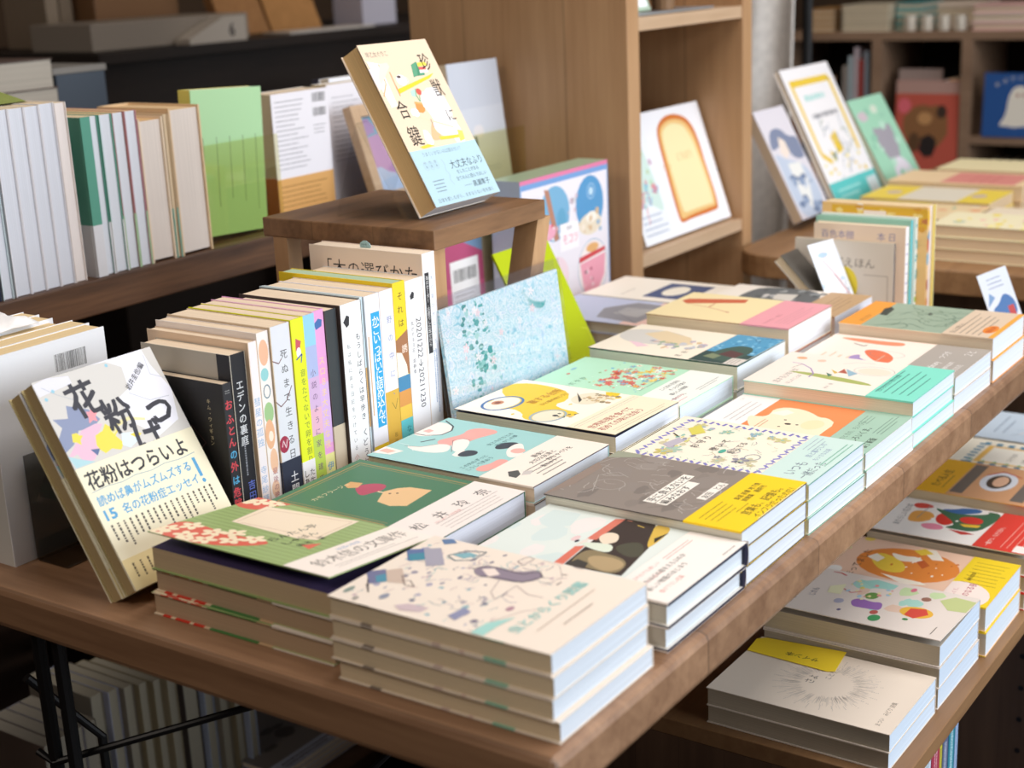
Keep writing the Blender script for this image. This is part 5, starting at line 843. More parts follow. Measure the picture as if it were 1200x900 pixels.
seq = [(16, 204, 'far left', '#e0e4ee'), (18, 206, 'second', '#e0e4ee'), (19, 206, 'third', '#e6e8f0'), (19, 207, 'fourth', '#e0e4ee'), (19, 207, 'fifth', '#e6e8f0')]
x = .245
for i, (th, h, w_) in enumerate([(17, 205, 'leftmost'), (17, 206, 'second from left'), (17, 206, 'third from left')]):
    fore(x, th, h, 'shelved_book', f'white page block {w_} on the plank shelf', '#e6eaf2' if i != 2 else '#24304a', PG2, cap='#efd9b4'); x += th / 1000 + .0006
fore(.3005, 14, 204, 'shelved_book', 'white page block just left of the thin dark gap on the plank', '#cfe0e4', PG2)
x = .318
for i, (th, h, w_) in enumerate([(21, 208, 'right after the dark gap'), (21, 208, 'second after the dark gap'), (20, 208, 'third after the dark gap'), (20, 209, 'fourth after the dark gap')]):
    fore(x, th, h, 'shelved_book', f'thick white book {w_} on the plank shelf', '#e8e6ea', PG2, cap='#efd9b4'); x += th / 1000 + .0005
fore(.4025, 16, 208, 'shelved_book', 'thick white book with cream wrapper next to the green-edged ones', '#e9e0da', '#ece4e0', cap='#f0dcb8')
bandg = lambda c: dict(h=60, col=c)
fore(.4335, 28, 188, 'shelved_book', 'book with broad green flap over white pages on the plank', '#5fa08c', '#dfe4ec', band=dict(h=62, col='#dedfe2'), cap='#efd9b4', flap='#5fa08c')
gf = MB().box(.4335, .9025, PZ + .0005, .4475, .9055, PZ + .062, '#d9dade'); gf.box(.4335, .9025, PZ + .062, .4475, .9055, PZ + .188, '#5a9c88')
gfo = gf.build('cover_flap'); tag(gfo, 'green and white wrapper flap poking forward from the plank books', 'wrapper')
fore(.4635, 19, 188, 'shelved_book', 'thinner white book with green rear cover edge on the plank', '#6fae98', '#dfe4ec', band=dict(h=62, col='#e2e2e2'))
fore(.4835, 18, 188, 'shelved_book', 'white book with dark red cover edge on the plank', '#a8706c', '#dfe4ec', band=dict(h=66, col='#a8c8a0'))
fore(.5025, 18, 188, 'shelved_book', 'white book with pink cover edge and green band on the plank', '#c08890', '#dfe4ec', band=dict(h=66, col='#a8c8a0'))
fore(.522, 39, 176, 'shelved_book', 'thick creamy page block between pink edge and green band on the plank', '#e6d2b8', PG3, W=120, hard=True, cap='#f0c890')
fore(.5625, 8, 178, 'shelved_book', 'slim beige book with teal lower band on the plank', '#d9c4a4', '#d9c4a4', band=dict(h=62, col='#6fb0a4'))
fore(.572, 52, 184, 'shelved_book', 'thickest cream hardcover at the right end of the plank row', '#dcc09a', PG3, W=130, hard=True, cap='#efcfa0')

# green book on its clear stand
b = book('displayed_book', 'pale green book standing face out on the plank in a clear stand', 128, 190, 22, '#a9d6a0', [R(0, 0, 128, 190, '#a9d6a0')] + [finev(16 + k * 24, 22 + (k % 2) * 14, 19 + k * 24, 128, 1, '#5f7a58', 1.5, k, .25) for k in range(5)], back='#d8cf70', spinecol='#d8cf70', side='L', pages='#f4f0ec', cat='book')
pose(b, (.629, .957, PZ + .0096), (1, .0, -.05), (.05, .0, 1))
lean_stand('acrylic_stand', 'clear yellowish acrylic stand under the pale green book', .626, .768, .9585, PZ, (0, .01, 1), .135, lip=.045, prop=False, front=.130)
m = MB().tube([(.64, .905, PZ + .003), (.626, .93, PZ + .06)], .0012, mat='film')
# barcode book: back cover out, orange spine side
b = book('displayed_book', 'white book back cover with two barcodes and tan band on the plank', 118, 176, 46, '#f0ece6', (), back='#eceaf0', spinecol='#d8c9a8', pages='#f0dcc0', cat='book',
         back_art=[barcode(84, 158, 112, 171), barcode(84, 138, 112, 150), fine(6, 68, 74, 168, 15, '#8a8a90', 1.6, 3, .5), fine(84, 112, 110, 128, 3, '#8a8a90', 1.6)], spine_art=[R(0, 0, 46, 60, '#e0883c'), V(24, 44, 9, 'さか', '#8a4a1c', 1.1)], band=dict(h=58, col='#dba867', back=[fine(6, 8, 108, 50, 6, '#9a6a30', 1.8, 3, .3)], spine=[R(0, 0, 46, 58, '#dd8434'), V(22, 44, 8, 'ほしのみ', '#8a4a1c', 1.1)]))
pose(b, (.93, .962, PZ), (-1, 0, 0), (0, 0, 1))
b = book('shelved_book', 'white book with dark top edge standing right of the barcode book', 110, 176, 30, '#ecebea', (), spinecol='#c8b48a', back='#eceaf0', back_art=[fine(10, 60, 90, 160, 14, '#8a8a90', 1.4, 6, .5)], pages='#efe0c8', cat='book'); pose(b, (1.065, .985, PZ), (-1, 0, 0), (0, 0, 1))
# wooden frame with pink-blue picture
fr = empty('wooden_frame', 'light wooden frame with pink and blue abstract picture on the plank', 'picture frame')
W_, H_ = .16, .15
m = MB()
for q in ((0, 0, .018, H_), (W_ - .018, 0, W_, H_), (.018, 0, W_ - .018, .018), (.018, H_ - .018, W_ - .018, H_)): m.box(q[0], q[1], 0, q[2], q[3], .016, mat='oakh')
m.build('frame', fr, bevel=.001)
m = MB().box(.016, .016, .004, W_ - .016, H_ - .016, .006, '#a8bcd8')
emit(m, [R(0, 0, 128, 118, '#b9c8e2'), R(0, 86, 128, 118, '#7fb0c4'), blob(50, 60, 60, 30, '#c99ac4', 3, .25), blob(80, 40, 40, 18, '#b88abc', 5, .3), G([(40, 118), (56, 78), (90, 92), (70, 118)], '#dfeaf0'), blob(20, 100, 14, 12, '#b490c0', 6, .3), blob(100, 98, 22, 12, '#d8a8c8', 8, .3), blob(60, 10, 60, 14, '#a8c0e4', 9, .2)], lambda u, v, z: (.016 + u / 1000, .016 + v / 1000, .006 + z), 128, 118, 'gloss'); m.build('picture', fr)
pose(fr, (.946, .905, PZ), (1, 0, 0), (0, .045, .14))
# right end of the plank: dark tray, pale book on stand
tr = MB().box(1.056, .79, PZ - .012, 1.25, 1.12, PZ, mat='walnut'); tr.box(1.056, .86, -.73, 1.076, 1.10, PZ - .012, mat='dark'); tr.box(1.23, .86, -.73, 1.25, 1.10, PZ - .012, mat='dark')
tr.box(1.056, .784, PZ - .014, 1.255, .79, PZ + .008, mat='black'); tr.box(1.25, .784, PZ - .014, 1.2555, 1.12, PZ + .008, mat='black')
o_ = tr.build('side_stand'); tag(o_, 'low stand with black rimmed wooden top behind the riser', 'stand')
b = book('displayed_book', 'pale grey-blue book standing in a clear stand beside the bookcase side', 132, 190, 18, '#c6ccd8', [R(0, 0, 132, 120, '#cdd3de'), G([(44, 60), (50, 88), (54, 60)], '#4a5a50'), blob(60, 84, 14, 10, '#e0dce0', 3), fine(20, 20, 110, 30, 2, '#a0a8b8', 1.5)], pages='#e8d4b4', side='L', spinecol='#d9c8a8', cat='book')
pose(b, (1.10, .869, PZ + .003), (1, 0, 0), (0, .12, 1))
lean_stand('acrylic_stand', 'clear acrylic stand under the pale grey-blue book', 1.10, 1.236, .8725, PZ, (0, .12, 1), .12, lip=.045, prop=False, front=.09)
b = book('shelved_book', 'white book partly hidden behind the riser book', 128, 180, 20, '#e8ecf4', (), pages='#efe0c8', cat='book'); pose(b, (1.0, 1.03, PZ), (1, 0, 0), (0, .05, 1))

# ================================================================ TALL BOOKCASE
bc = empty('tall_bookcase', 'tall oak bookcase standing at the far end of the table', 'bookcase', (1.47, .85, -.73)); bpy.context.view_layer.update()
BX0, BX1, BY0, BY1 = 1.256, 1.686, .65, 1.06
under(bc, MB().box(BX0, BY0, -.73, BX0 + .036, BY1, 1.2, mat='oak').build('side_panel', bevel=.001))
under(bc, MB().box(BX1 - .036, BY0, -.73, BX1, BY1, 1.2, mat='oak').build('side_panel', bevel=.001))
under(bc, MB().box(BX0 + .036, BY1 - .015, -.73, BX1 - .036, BY1, 1.2, mat='oak').build('back_panel'))
for z in (-.33, .035, .4, .78, 1.2): under(bc, MB().box(BX0 + .036, BY0 + .002, z - .02, BX1 - .036, BY1 - .015, z, mat='oakh').build('shelf_board', bevel=.0008))
pin = MB()
for z in (.085, .12): pin.tube([(BX1 - .0368, .70, z), (BX1 - .035, .70, z)], .0035, mat='cab', n=12)
under(bc, pin.build('pin_hole'))
a = [R(0, 0, 304, 211, '#f2f3f8'), G([(0, 0), (98, 0), (98, 211), (0, 211)], '#eef2f8'), G([(0, 211), (60, 211), (84, 120), (92, 40), (60, 60), (0, 80)], '#cfe8e0'), scat(10, 60, 90, 150, 30, ['#9ad0d8', '#e08a90', '#b0d8a0', '#6fb8e0', '#c890b0'], 7, 4, 'flower'), scat(16, 60, 80, 90, 10, ['#e04a50', '#5aa8e0'], 8, 6, 'stroke'), fine(10, 10, 90, 50, 4, '#a0b0c8', 3, 5),
     G([(136.1, 172.5), (147.6, 185.5), (172.8, 197.1), (207.5, 199.3), (243.7, 190.7), (261.2, 175.6), (268.3, 155.9), (271.0, 129.1), (269.4, 114.2), (274.6, 22.4), (252.5, 19.3), (159.3, 19.6), (134.9, 16.5), (124.6, 23.8), (131.3, 135.2)], '#d8742c'),
     G([(144.1, 171.5), (156.7, 182.6), (178.9, 189.0), (205.6, 190.3), (235.8, 184.2), (250.7, 171.2), (258.9, 153.3), (262.6, 128.4), (269.5, 27.1), (245.6, 27.3), (163.1, 25.6), (138.6, 22.5), (133.0, 27.8), (140.3, 132.1)], '#eec27a'),
     G([(150.8, 167.0), (164.8, 178.0), (190.1, 183.3), (207.9, 181.9), (230.4, 175.5), (239.2, 165.1), (248.4, 149.0), (253.2, 125.9), (260.8, 32.3), (241.7, 33.6), (167.7, 32.9), (152.0, 31.9), (146.0, 40.2), (147.0, 131.2)], '#f2e8b0'),
     T([(118.6, 102.7)][0][0], [(136.0, 107.3)][0][1], 17, 'パン', '#e0a868', 0, 1), T(*[(176.8, 119.7)][0], 16, 'どろぼう', '#e0a868', 0, .9)]
b = book('picture_book', 'white picture book with a big slice of toast leaning in the bookcase', 304, 211, 10, '#f4f4f8', a, mat='gloss', cat='book', hard=False)
pose_front(b, (1.337, .668, .0402), (1, 0, 0), (0, .067, .2), .0105)
# objects on the shelf above
sm = MB().box(1.30, .67, .401, 1.58, .80, .404, '#8e9296', 'gloss')
o_ = sm.build('grey_tray'); tag(o_, 'thin grey tray lying on the upper bookcase shelf', 'tray')
b = book('leaning_booklet', 'green booklet with white label at the top of the bookcase', 110, 150, 6, '#7fa088', [R(0, 0, 110, 60, '#a8c0a8'), R(40, 6, 104, 40, '#eef0f2')], cat='book'); pose(b, (1.30, .70, .4045), (1, 0, 0), (0, .05, .14))
pt = empty('potted_plant', 'small dark green leafy plant on the upper bookcase shelf', 'plant', (1.46, .70, .4045)); bpy.context.view_layer.update()
m = MB(); rr = random.Random(3)
m.tube([(1.46, .70, .4045), (1.46, .70, .45)], [.018, .023], '#8a6a4c', 'paper', 14); under(pt, m.build('pot'))
m = MB()
for k in range(26):
    a_ = rr.uniform(0, 6.28); l_ = rr.uniform(.03, .055); zz = rr.uniform(.40, .50); cx, cy = 1.46 + .012 * math.cos(a_), .70 + .012 * math.sin(a_)
    tip = (cx + l_ * math.cos(a_), cy + l_ * math.sin(a_), zz + rr.uniform(-.0, .03)); w_ = .009; pa, pb_ = (-math.sin(a_) * w_, math.cos(a_) * w_)
    mid = ((cx + tip[0]) / 2, (cy + tip[1]) / 2, zz + .028)
    m.face([(cx, cy, .447), (mid[0] + pa, mid[1] + pb_, mid[2]), tip, (mid[0] - pa, mid[1] - pb_, mid[2])], rr.choice(['#2f6a38', '#3f8048', '#24502c', '#5a9a58']), 'gloss')
under(pt, m.build('foliage'))

# ================================================================ SMALL UPRIGHT BOOKS AT THE FAR TABLE END
UY = .160
sp(1.1850, .205, 0, 142, 105, 6, 'small_book', 'grey-white small picture book with yellow circle at the far table end', '#26304a', (), cover='#d2cbbe', pages='#e4d4b8', cat='book',
   front=[E(72, 44, 20, 26, '#e4cf2c'), T(56, 70, 15, 'どえほん', '#6a645c', 0, 1), L([(100, 60), (134, 60), (134, 14), (100, 14)], 1.2, '#a89f92'), ring(72, 48, 5, 4, .7, '#8a7a20')])
sp(1.1915, .192, 0, 130, 127, 13, 'small_book', 'cream small book with purple title letters behind the yellow circle one', '#f0eef2', [fine(3, 30, 12, 110, 6, '#8a8ac0', 2)], cover='#e6d2bc', pages='#efe0c4', cat='book', front=[T(10, 108, 12, '百色本棚', '#7a78a8', 0, 1), T(90, 108, 12, '本 日', '#7a78a8', 0, 1)])
sp(1.2050, .190, 0, 135, 134, 8.5, 'small_book', 'turquoise spined small book', '#4ab8c4', (), cover='#8fc0b0', pages='#ecdcc0', cat='book', cap='#9fc4b0')
sp(1.2140, .186, 0, 135, 137, 7, 'small_book', 'white and light green spined small book', '#e8f0ea', [scat(0, 0, 7, 146, 12, ['#a8d060', '#6ac0c8'], 4, 3)], pages='#ecdcc0', cat='book')
sp(1.2215, .173, 0, 150, 151, 16, 'small_book', 'tall patterned small book with yellow and red drawings', '#e9dfe4', [R(0, 0, 9, 158, '#e8c088'), E(4, 100, 4, 12, '#c05a3a'), E(4, 80, 5, 9, '#7fa8b8'), E(5, 44, 4, 8, '#b0603c'), E(5, 20, 4, 6, '#d88a3c'), G([(0, 110), (9, 104), (9, 120)], '#4a8aa8'), E(5, 136, 5, 12, '#e8b830')], cover='#e6c080', pages='#e8d4b0', cat='book',
   front=[R(14, 120, 150, 148, '#e2b02c'), scat(16, 120, 150, 148, 30, ['#c87840', '#f0d880', '#d89a30', '#e8e0d0'], 5, 4), R(60, 128, 92, 142, '#f0e4dc')])
sp(1.2380, .171, 0, 150, 151, 10, 'small_book', 'gold-yellow spined book with pale edge, farthest in the small row', '#d8b83c', [R(8, 0, 11, 158, '#eeeec0')], cover='#e8dca8', pages='#e8d4b0', cat='book')
b = book('leaning_small_book', 'small dark grey book with cream fore edge leaning beside the watercolour postcard', 55, 105, 13, '#5a5650', (), pages='#d9c8ac', cat='book', spinecol='#6f6a62', back='#b8b2a8'); pose(b, (1.1165, .2735, .0088), (1, 0, 0), (0, .70, .71))
o_ = MB().box(0, 0, 0, .060, .117, .0012, '#e4ecf6', 'paper'); emit(o_, [scat(0, 0, 88, 105, 30, ['#b8d0ec', '#f0f4fa', '#a4c0e0', '#f4d8dc'], 8, 4), L([(20, 92), (38, 66), (50, 40), (66, 8)], 6, '#e8c8cc'), L([(34, 70), (50, 44), (58, 10)], 1.4, '#5a6a78'), scat(40, 10, 80, 60, 10, ['#4a5a6a', '#7a8a9a'], 3, 7, 'stroke')], lambda u, v, z: (u / 1000, v / 1000, .0012 + z), 60, 117)
o_ = o_.build('postcard'); tag(o_, 'pale blue watercolour postcard leaning at the far table end', 'postcard'); pose(o_, (1.118, .256, .0006), (.97, -.2, 0), (0, .44, .9))
# little blue card clipped behind the orange-ended book
o_ = MB().box(0, 0, 0, .040, .075, .001, '#dfe9f6'); emit(o_, [G([(4, 8), (36, 6), (38, 30), (26, 44), (16, 30), (6, 26)], '#4a78b8'), R(26, 2, 34, 24, '#c84a4a'), fine(10, 50, 30, 68, 3, '#7a8ab0', 1.6), G([(2, 30), (14, 40), (8, 48)], '#7aa0d0')], lambda u, v, z: (u / 1000, v / 1000, .001 + z), 40, 75)
o_ = o_.build('blue_card'); tag(o_, 'small blue and white card standing behind the orange-ended books', 'card'); pose(o_, (1.19, .068, .0), (.6, -.72, .3), (.0, .3, .95)); 

# ================================================================ SECOND DISPLAY TABLE AND ITS BOOKS
TZ = -.01
t2 = empty('round_cornered_table', 'brown round-cornered display table behind the bookcase', 'table', (2.1, .3, -.73)); bpy.context.view_layer.update()
pts = []
x0, y0, x1, y1, r_ = 1.57, -.55, 2.75, .64, .07
for cx, cy, a0 in ((x0 + r_, y1 - r_, 90), (x0 + r_, y0 + r_, 180), (x1 - r_, y0 + r_, 270), (x1 - r_, y1 - r_, 0)):
    for k in range(7): a_ = math.radians(a0 + 15 * k); pts.append((cx + r_ * math.cos(a_), cy + r_ * math.sin(a_)))
under(t2, MB().prism(pts, TZ - .04, TZ, mat='cabtop').build('tabletop', bevel=.003))
lw = MB().box(1.66, -.5, -.73, 2.7, .58, -.70, mat='cab'); lw.box(2.3, -.5, -.70, 2.32, .58, TZ - .04, mat='cab')
under(t2, lw.build('base'))
lower_cols = [('#3c5a8a', 'blue'), ('#e0a8c0', 'pink'), ('#d8dce6', 'white'), ('#b04a5a', 'red'), ('#c8c2b4', 'beige')]
for i, (c, nm) in enumerate(lower_cols):
    b = book('shelved_book', f'{nm} spined book on the base of the round-cornered table', 150, 230, 20, c, (), parts=False); pose(b, (1.70, .20 - .023 * i, -.6995), (1, 0, 0), (0, 0, 1))
def t2stack(n, x, y, T, W, H, cov, art, what, grp, band=None, jit=.003, ang=0, pages='#dcc4a0'):
    b = book('display_book', '', W, H, T * 1000 - .3, cov, art, pages=pages, cat='book', band=band); stack(b, n, x, y, TZ, T, what, grp, ang, jit)
t2stack(3, 1.64, .085, .0195, 128, 225, '#ece4c0', [scat(5, 20, 120, 200, 30, ['#f0d83c', '#f0b8a8', '#f4e890', '#e8dcc0', '#b8c8b0'], 9, 4)], 'pale yellow patterned book nearest on the round-cornered table', 'pale yellow patterned books', pages='#dcc2a0')
t2stack(3, 1.64, -.15, .0195, 128, 225, '#e9dcc8', [scat(5, 20, 120, 200, 14, ['#a89a8a', '#d8cbb8', '#8a8078'], 9, 9)], 'cream book with grey smudges beside the pale yellow ones', 'cream smudged books', pages='#dcc2a0')
t2stack(2, 1.785, .07, .022, 128, 215, '#e8dac2', [G([(20, 10), (110, 20), (100, 70), (30, 60)], '#6a6c74'), scat(20, 80, 110, 200, 8, ['#c8bca8'], 6, 3)], 'cream book with dark grey smear in the middle of the round-cornered table', 'cream grey-smear books')
t2stack(2, 1.765, .292, .022, 150, 215, '#e6cfa4', [R(0, 110, 150, 215, '#e8d840'), R(40, 100, 110, 215, '#d8d2c4'), E(24, 160, 16, 22, '#e8b89a'), E(128, 150, 16, 22, '#e8b89a'), scat(10, 10, 140, 90, 14, ['#e8a878', '#f0c090', '#5ab09a', '#e8d8b8'], 8, 5)], 'tan and yellow patterned magazine on the round-cornered table', 'tan and yellow magazines')
t2stack(2, 1.92, .30, .024, 150, 240, '#e9d052', [R(0, 60, 150, 170, '#ded6c4'), E(74, 40, 20, 14, '#c8b4a8'), E(74, 200, 20, 14, '#c8b4a8')], 'bright yellow cover with grey panel on the round-cornered table', 'bright yellow grey-panel books')
t2stack(2, 2.075, .285, .028, 150, 260, '#ecd0a8', [R(10, 20, 140, 160, '#e08a80'), fine(30, 60, 120, 120, 3, '#c86a64', 5)], 'peach book with red writing toward the rear of the table', 'peach books with red writing')
t2stack(2, 2.23, .25, .03, 150, 250, '#ecdfb4', [G([(10, 0), (140, 0), (140, 60), (30, 60)], '#4a5a7c')], 'ivory book with navy corner at the rear of the table', 'ivory books with navy corner')
t2stack(2, 1.95, -.14, .024, 150, 230, '#4a6a78', [scat(10, 20, 140, 220, 20, ['#5a9a4c', '#e0c83c', '#3c5a8a', '#7ab0a0'], 14, 4)], 'dark picture book with green hills near the frame edge', 'dark green-hill picture books')
# leaning display books
vv = (0, .1, .19)
b = book('displayed_book', 'pale book with blue-grey veiled woman leaning beside the bookcase', 132, 218, 20, '#d8d4dc', [G([(33.5, 178.1), (74.8, 178.2), (95.5, 156.6), (129.8, 155.1), (129.5, 128.7), (126.7, 108.6), (84.2, 112.1), (69.6, 131.8), (49.9, 145.8), (6.4, 135.5), (12.7, 157.5)], '#7a84a0'), G([(52.9, 161.0), (72.4, 151.1), (73.7, 127.3), (49.4, 116.6), (35.6, 132.0)], '#e8d8cc'), G([(6.4, 135.5), (11.1, 108.2), (2.4, 51.3), (11.6, 2.0), (72.7, -2.2), (120.4, 13.7), (124.4, 80.1), (94.5, 104.7), (51.4, 114.4)], '#b8c4d8'), G([(44.2, 107.5), (94.5, 104.7), (93.1, 60.1), (68.1, 11.1), (39.9, 36.7)], '#e4e4e0'), scat(20, 10, 110, 80, 16, ['#8a9cba', '#6a7c9c', '#c8d0dc'], 10, 5)], pages='#d9c0a0', cat='book', spinecol='#c9b49a', side='L')
pose_front(b, (1.80, .601, TZ + .0205), (1, 0, 0), vv, .0205)
vv = (0, .113, .228)
b = book('displayed_book', 'white picture book with yellow frame and turquoise foot leaning on the far table', 232, 300, 12, '#f6f4f6', [L([(26, 268), (206, 268), (206, 110)], 14, '#f2cc3c'), L([(26, 275), (26, 120), (60, 100)], 12, '#f2cc3c'), G([(96, 150), (130, 160), (134, 118), (104, 112)], '#f2cc3c'), fine(60, 225, 180, 245, 1, '#a8ded8', 12, 5), fine(60, 185, 190, 208, 1, '#8a8a90', 10, 4), scat(70, 60, 190, 170, 24, ['#8a9ab0', '#5a7a94', '#6a8a4c', '#b8c8d8', '#a8c8dc'], 9, 8, 'stroke'), E(80, 110, 8, 10, '#2f6a6c'), scat(20, 70, 210, 120, 14, ['#f4e070', '#f0d060'], 7, 4), R(0, 0, 232, 62, '#5accc8'), fine(30, 24, 150, 50, 2, '#a8e8e4', 6, 4), R(176, 10, 226, 50, '#d8e8ec')], pages='#e8dcc8', cat='book', mat='gloss')
pose_front(b, (1.955, .588, TZ + .0065), (1, 0, 0), vv, .0125)
b = book('displayed_book', 'mint green picture book with grey cat leaning on the far table', 190, 215, 10, '#9fd0b4', [G([(57.9, 148.9), (78.2, 142.0), (116.6, 143.2), (151.4, 149.3), (154.6, 125.2), (146.3, 91.5), (118.9, 60.8), (86.7, 53.2), (63.7, 78.7), (50.0, 118.9)], '#a09aa4'), E(*[(110.4, 26.9)][0], 48, 46, '#dcd6e0'), blob(40, 175, 24, 12, '#c8b8c0', 4), blob(110, 185, 18, 10, '#d0dcc8', 5), scat(20, 20, 170, 200, 14, ['#b4dcc4', '#8cc4a8'], 12, 6)], pages='#e8dcc8', cat='book')
pose_front(b, (2.20, .575, TZ + .0062), (1, 0, 0), (0, .102, .18), .0105)
sb = MB().box(1.79, .64, TZ, 2.4, .76, TZ + .012, mat='black')

# ================================================================ FAR SHELF UNIT
FX = 3.6
fs = empty('far_shelf_unit', 'low cubby shelf unit against the far side of the shop', 'shelf', (FX + .15, .6, -.73)); bpy.context.view_layer.update()
under(fs, MB().box(FX, -.9, .213, FX + .36, 1.47, .238, mat='far').build('top_board'))
for y in (1.445, 1.135, .866, .50, .13, -.24, -.6, -.9): under(fs, MB().box(FX, y, -.73, FX + .35, y + .03, .213, mat='far').build('divider'))
for z in (-.71, -.345, -.205, -.062):
    for y_, y2 in ((.53, .866),) if z == -.062 else ((.896, 1.135), (1.165, 1.445)) if z == -.205 else ((-.87, .53), (.53, 1.445))[:1] + ((.53, .866),): under(fs, MB().box(FX + .002, y_, z - .022, FX + .35, y2, z, mat='far').build('shelf_board'))
under(fs, MB().box(FX + .35, -.9, -.73, FX + .36, 1.475, .213, mat='dark').build('back_panel'))
def pilestack(n, x, y, w, d, T, cols, what, grp, z0=.238):
    for i in range(n):
        c = cols[i % len(cols)]; m = MB().box(0, 0, 0, d, w, T * .25, c); m.box(.004, .004, T * .25, d - .004, w - .004, T * .75, '#cdbba0'); m.box(0, 0, T * .75, d, w, T, c)
        o = m.build('stacked_book'); o.location = (x, y, z0 + i * T); tag(o, f'{what}, {["bottom", "second up", "third up", "fourth up", "fifth up", "sixth up"][i] if n > 1 else "single"}', 'book', grp)
pilestack(4, FX + .01, 1.293, .085, .18, .017, ['#b08a5c', '#a87c4c'], 'tan book at the left end of the far shelf top', 'tan books on the far shelf')
pilestack(5, FX + .01, 1.12, .145, .2, .0155, ['#c8bca4', '#b8ac94'], 'striped cream book beside the tan pile on the far shelf', 'cream books on the far shelf')
pilestack(4, FX + .06, 1.035, .082, .18, .02, ['#5a9a98', '#4a8a8c'], 'teal book behind the mugs on the far shelf', 'teal books on the far shelf')
pilestack(3, FX + .01, .68, .19, .2, .024, ['#dcb0a8', '#d8c4b8'], 'pinkish white book near the ghost cubby top', 'pinkish books on the far shelf')
mug = None
for i, y in enumerate((1.062, 1.012, .962, .914)):
    if mug is None:
        mug = empty('mug', '', 'mug'); m = MB(); m.tube([(0, 0, 0), (0, 0, .002), (0, 0, .044)], [.017, .0185, .019], '#d2c8b8', 'gloss', 18); m.tube([(0, 0, .0441), (0, 0, .0443)], .016, '#4a3a2c', 'gloss', 18); m.build('body', mug)
        m = MB().tube([(-.017, -.004, .034), (-.028, -.006, .03), (-.028, -.006, .016), (-.017, -.004, .01)], .0028, '#d2c8b8', 'gloss', 8); m.build('handle', mug); c = mug
    else: c = dup(mug)
    c.location = (FX + .035, y, .238); c['label'] = f"small pale mug on the far shelf, {['leftmost', 'second from left', 'third from left', 'rightmost'][i]} of four"; c['group'] = 'mugs on the far shelf'
pilestack(1, FX + .19, .885, .18, .12, .075, ['#cbb8a6'], 'pale pink box-like book behind the mugs', None)
def far_book(y, w, h, T, col, art, label, x=FX + .008, z=-.204, tilt=.06, back=False):
    b = book('picture_book', label, w, h, T, col, art, parts=True, cat='book', pages='#cbb89c'); pose(b, (x, y, z), (0, -1, 0), (tilt, 0, 1)); return b
far_book(1.09, 190, 300, 12, '#b84a3c', [R(0, 0, 190, 300, '#c0503e'), R(0, 262, 190, 300, '#b0887c'), blob(95, 170, 70, 62, '#8a5a34', 3), blob(100, 110, 26, 34, '#241c1a', 5), E(90, 190, 22, 18, '#c08a54'), blob(60, 120, 18, 30, '#5a3c24', 7), blob(140, 210, 16, 20, '#3a2a20', 9), R(0, 0, 190, 30, '#7c2c24'), E(26, 226, 20, 22, '#e0606c')], 'red picture book with brown dog in the middle cubby')
far_book(1.10, 130, 330, 10, '#a08c84', (), 'dull pink cover standing behind the red dog book', x=FX + .05)
for i, (yy, w_, h_, c, nm) in enumerate([(.953, 16, 235, '#b8b2b4', 'grey-white'), (.937, 12, 300, '#d0ccd4', 'white'), (.915, 20, 302, '#d08a34', 'orange'), (.899, 14, 296, '#d89a3a', 'amber')]):
    b = book('shelved_book', f'{nm} spine standing right of the red dog book', 190, h_, w_, c, (), parts=False); pose(b, (FX + .21, yy + .0, -.2035), (-1, 0, 0), (0, 0, 1)); 
for i, (w_, h_, c, nm) in enumerate([(14, 340, '#8a8078', 'taupe'), (12, 370, '#a8b4b8', 'pale blue'), (10, 395, '#c8b8bc', 'pinkish white'), (12, 360, '#a84a44', 'red'), (10, 385, '#9aa4b0', 'steel blue')]):
    b = book('shelved_book', f'{nm} tall spine in the left cubby of the far shelf', 190, h_, w_, c, (), parts=False); pose(b, (FX + .21, 1.25 - .0165 * i, -.2035), (-1, 0, 0), (0, 0, 1))
far_book(1.438, 150, 310, 10, '#a87a4c', [E(80, 200, 70, 90, '#6a3c20'), E(80, 190, 44, 60, '#a87440'), R(0, 295, 150, 310, '#a89894')], 'brown framed cover with dark oval in the left cubby')
ga = [R(0, 0, 190, 190, '#1f4f94'), G([(44, 30), (66, 62), (70, 112), (82, 138), (104, 146), (126, 136), (138, 100), (146, 60), (168, 30), (150, 24), (120, 32), (90, 26), (66, 32)], '#ece4d4'), E(96, 118, 5, 4, '#a8583c'), E(114, 118, 5, 4, '#a8583c')] + [T(36 + 20 * k, 140 + 22 * math.sin(k * .52), 12, ch, '#e8e0c8', .01, 1, 50 - 16 * k) for k, ch in enumerate('おばけとにじ')]
far_book(.828, 190, 180, 10, '#1f4f94', ga, 'blue picture book with white ghost in the right cubby', z=-.061)
for i in range(6):
    b = book('shelved_book', f'dark spine number {["one", "two", "three", "four", "five", "six"][i]} from the left below the ghost book', 150, 200, 20, ['#3a2c34', '#2c3444', '#443a30', '#2c2c2c', '#3c3040', '#30382c'][i], (), parts=False); pose(b, (FX + .2, .82 - .03 * i, -.344), (-1, 0, 0), (0, 0, 1))
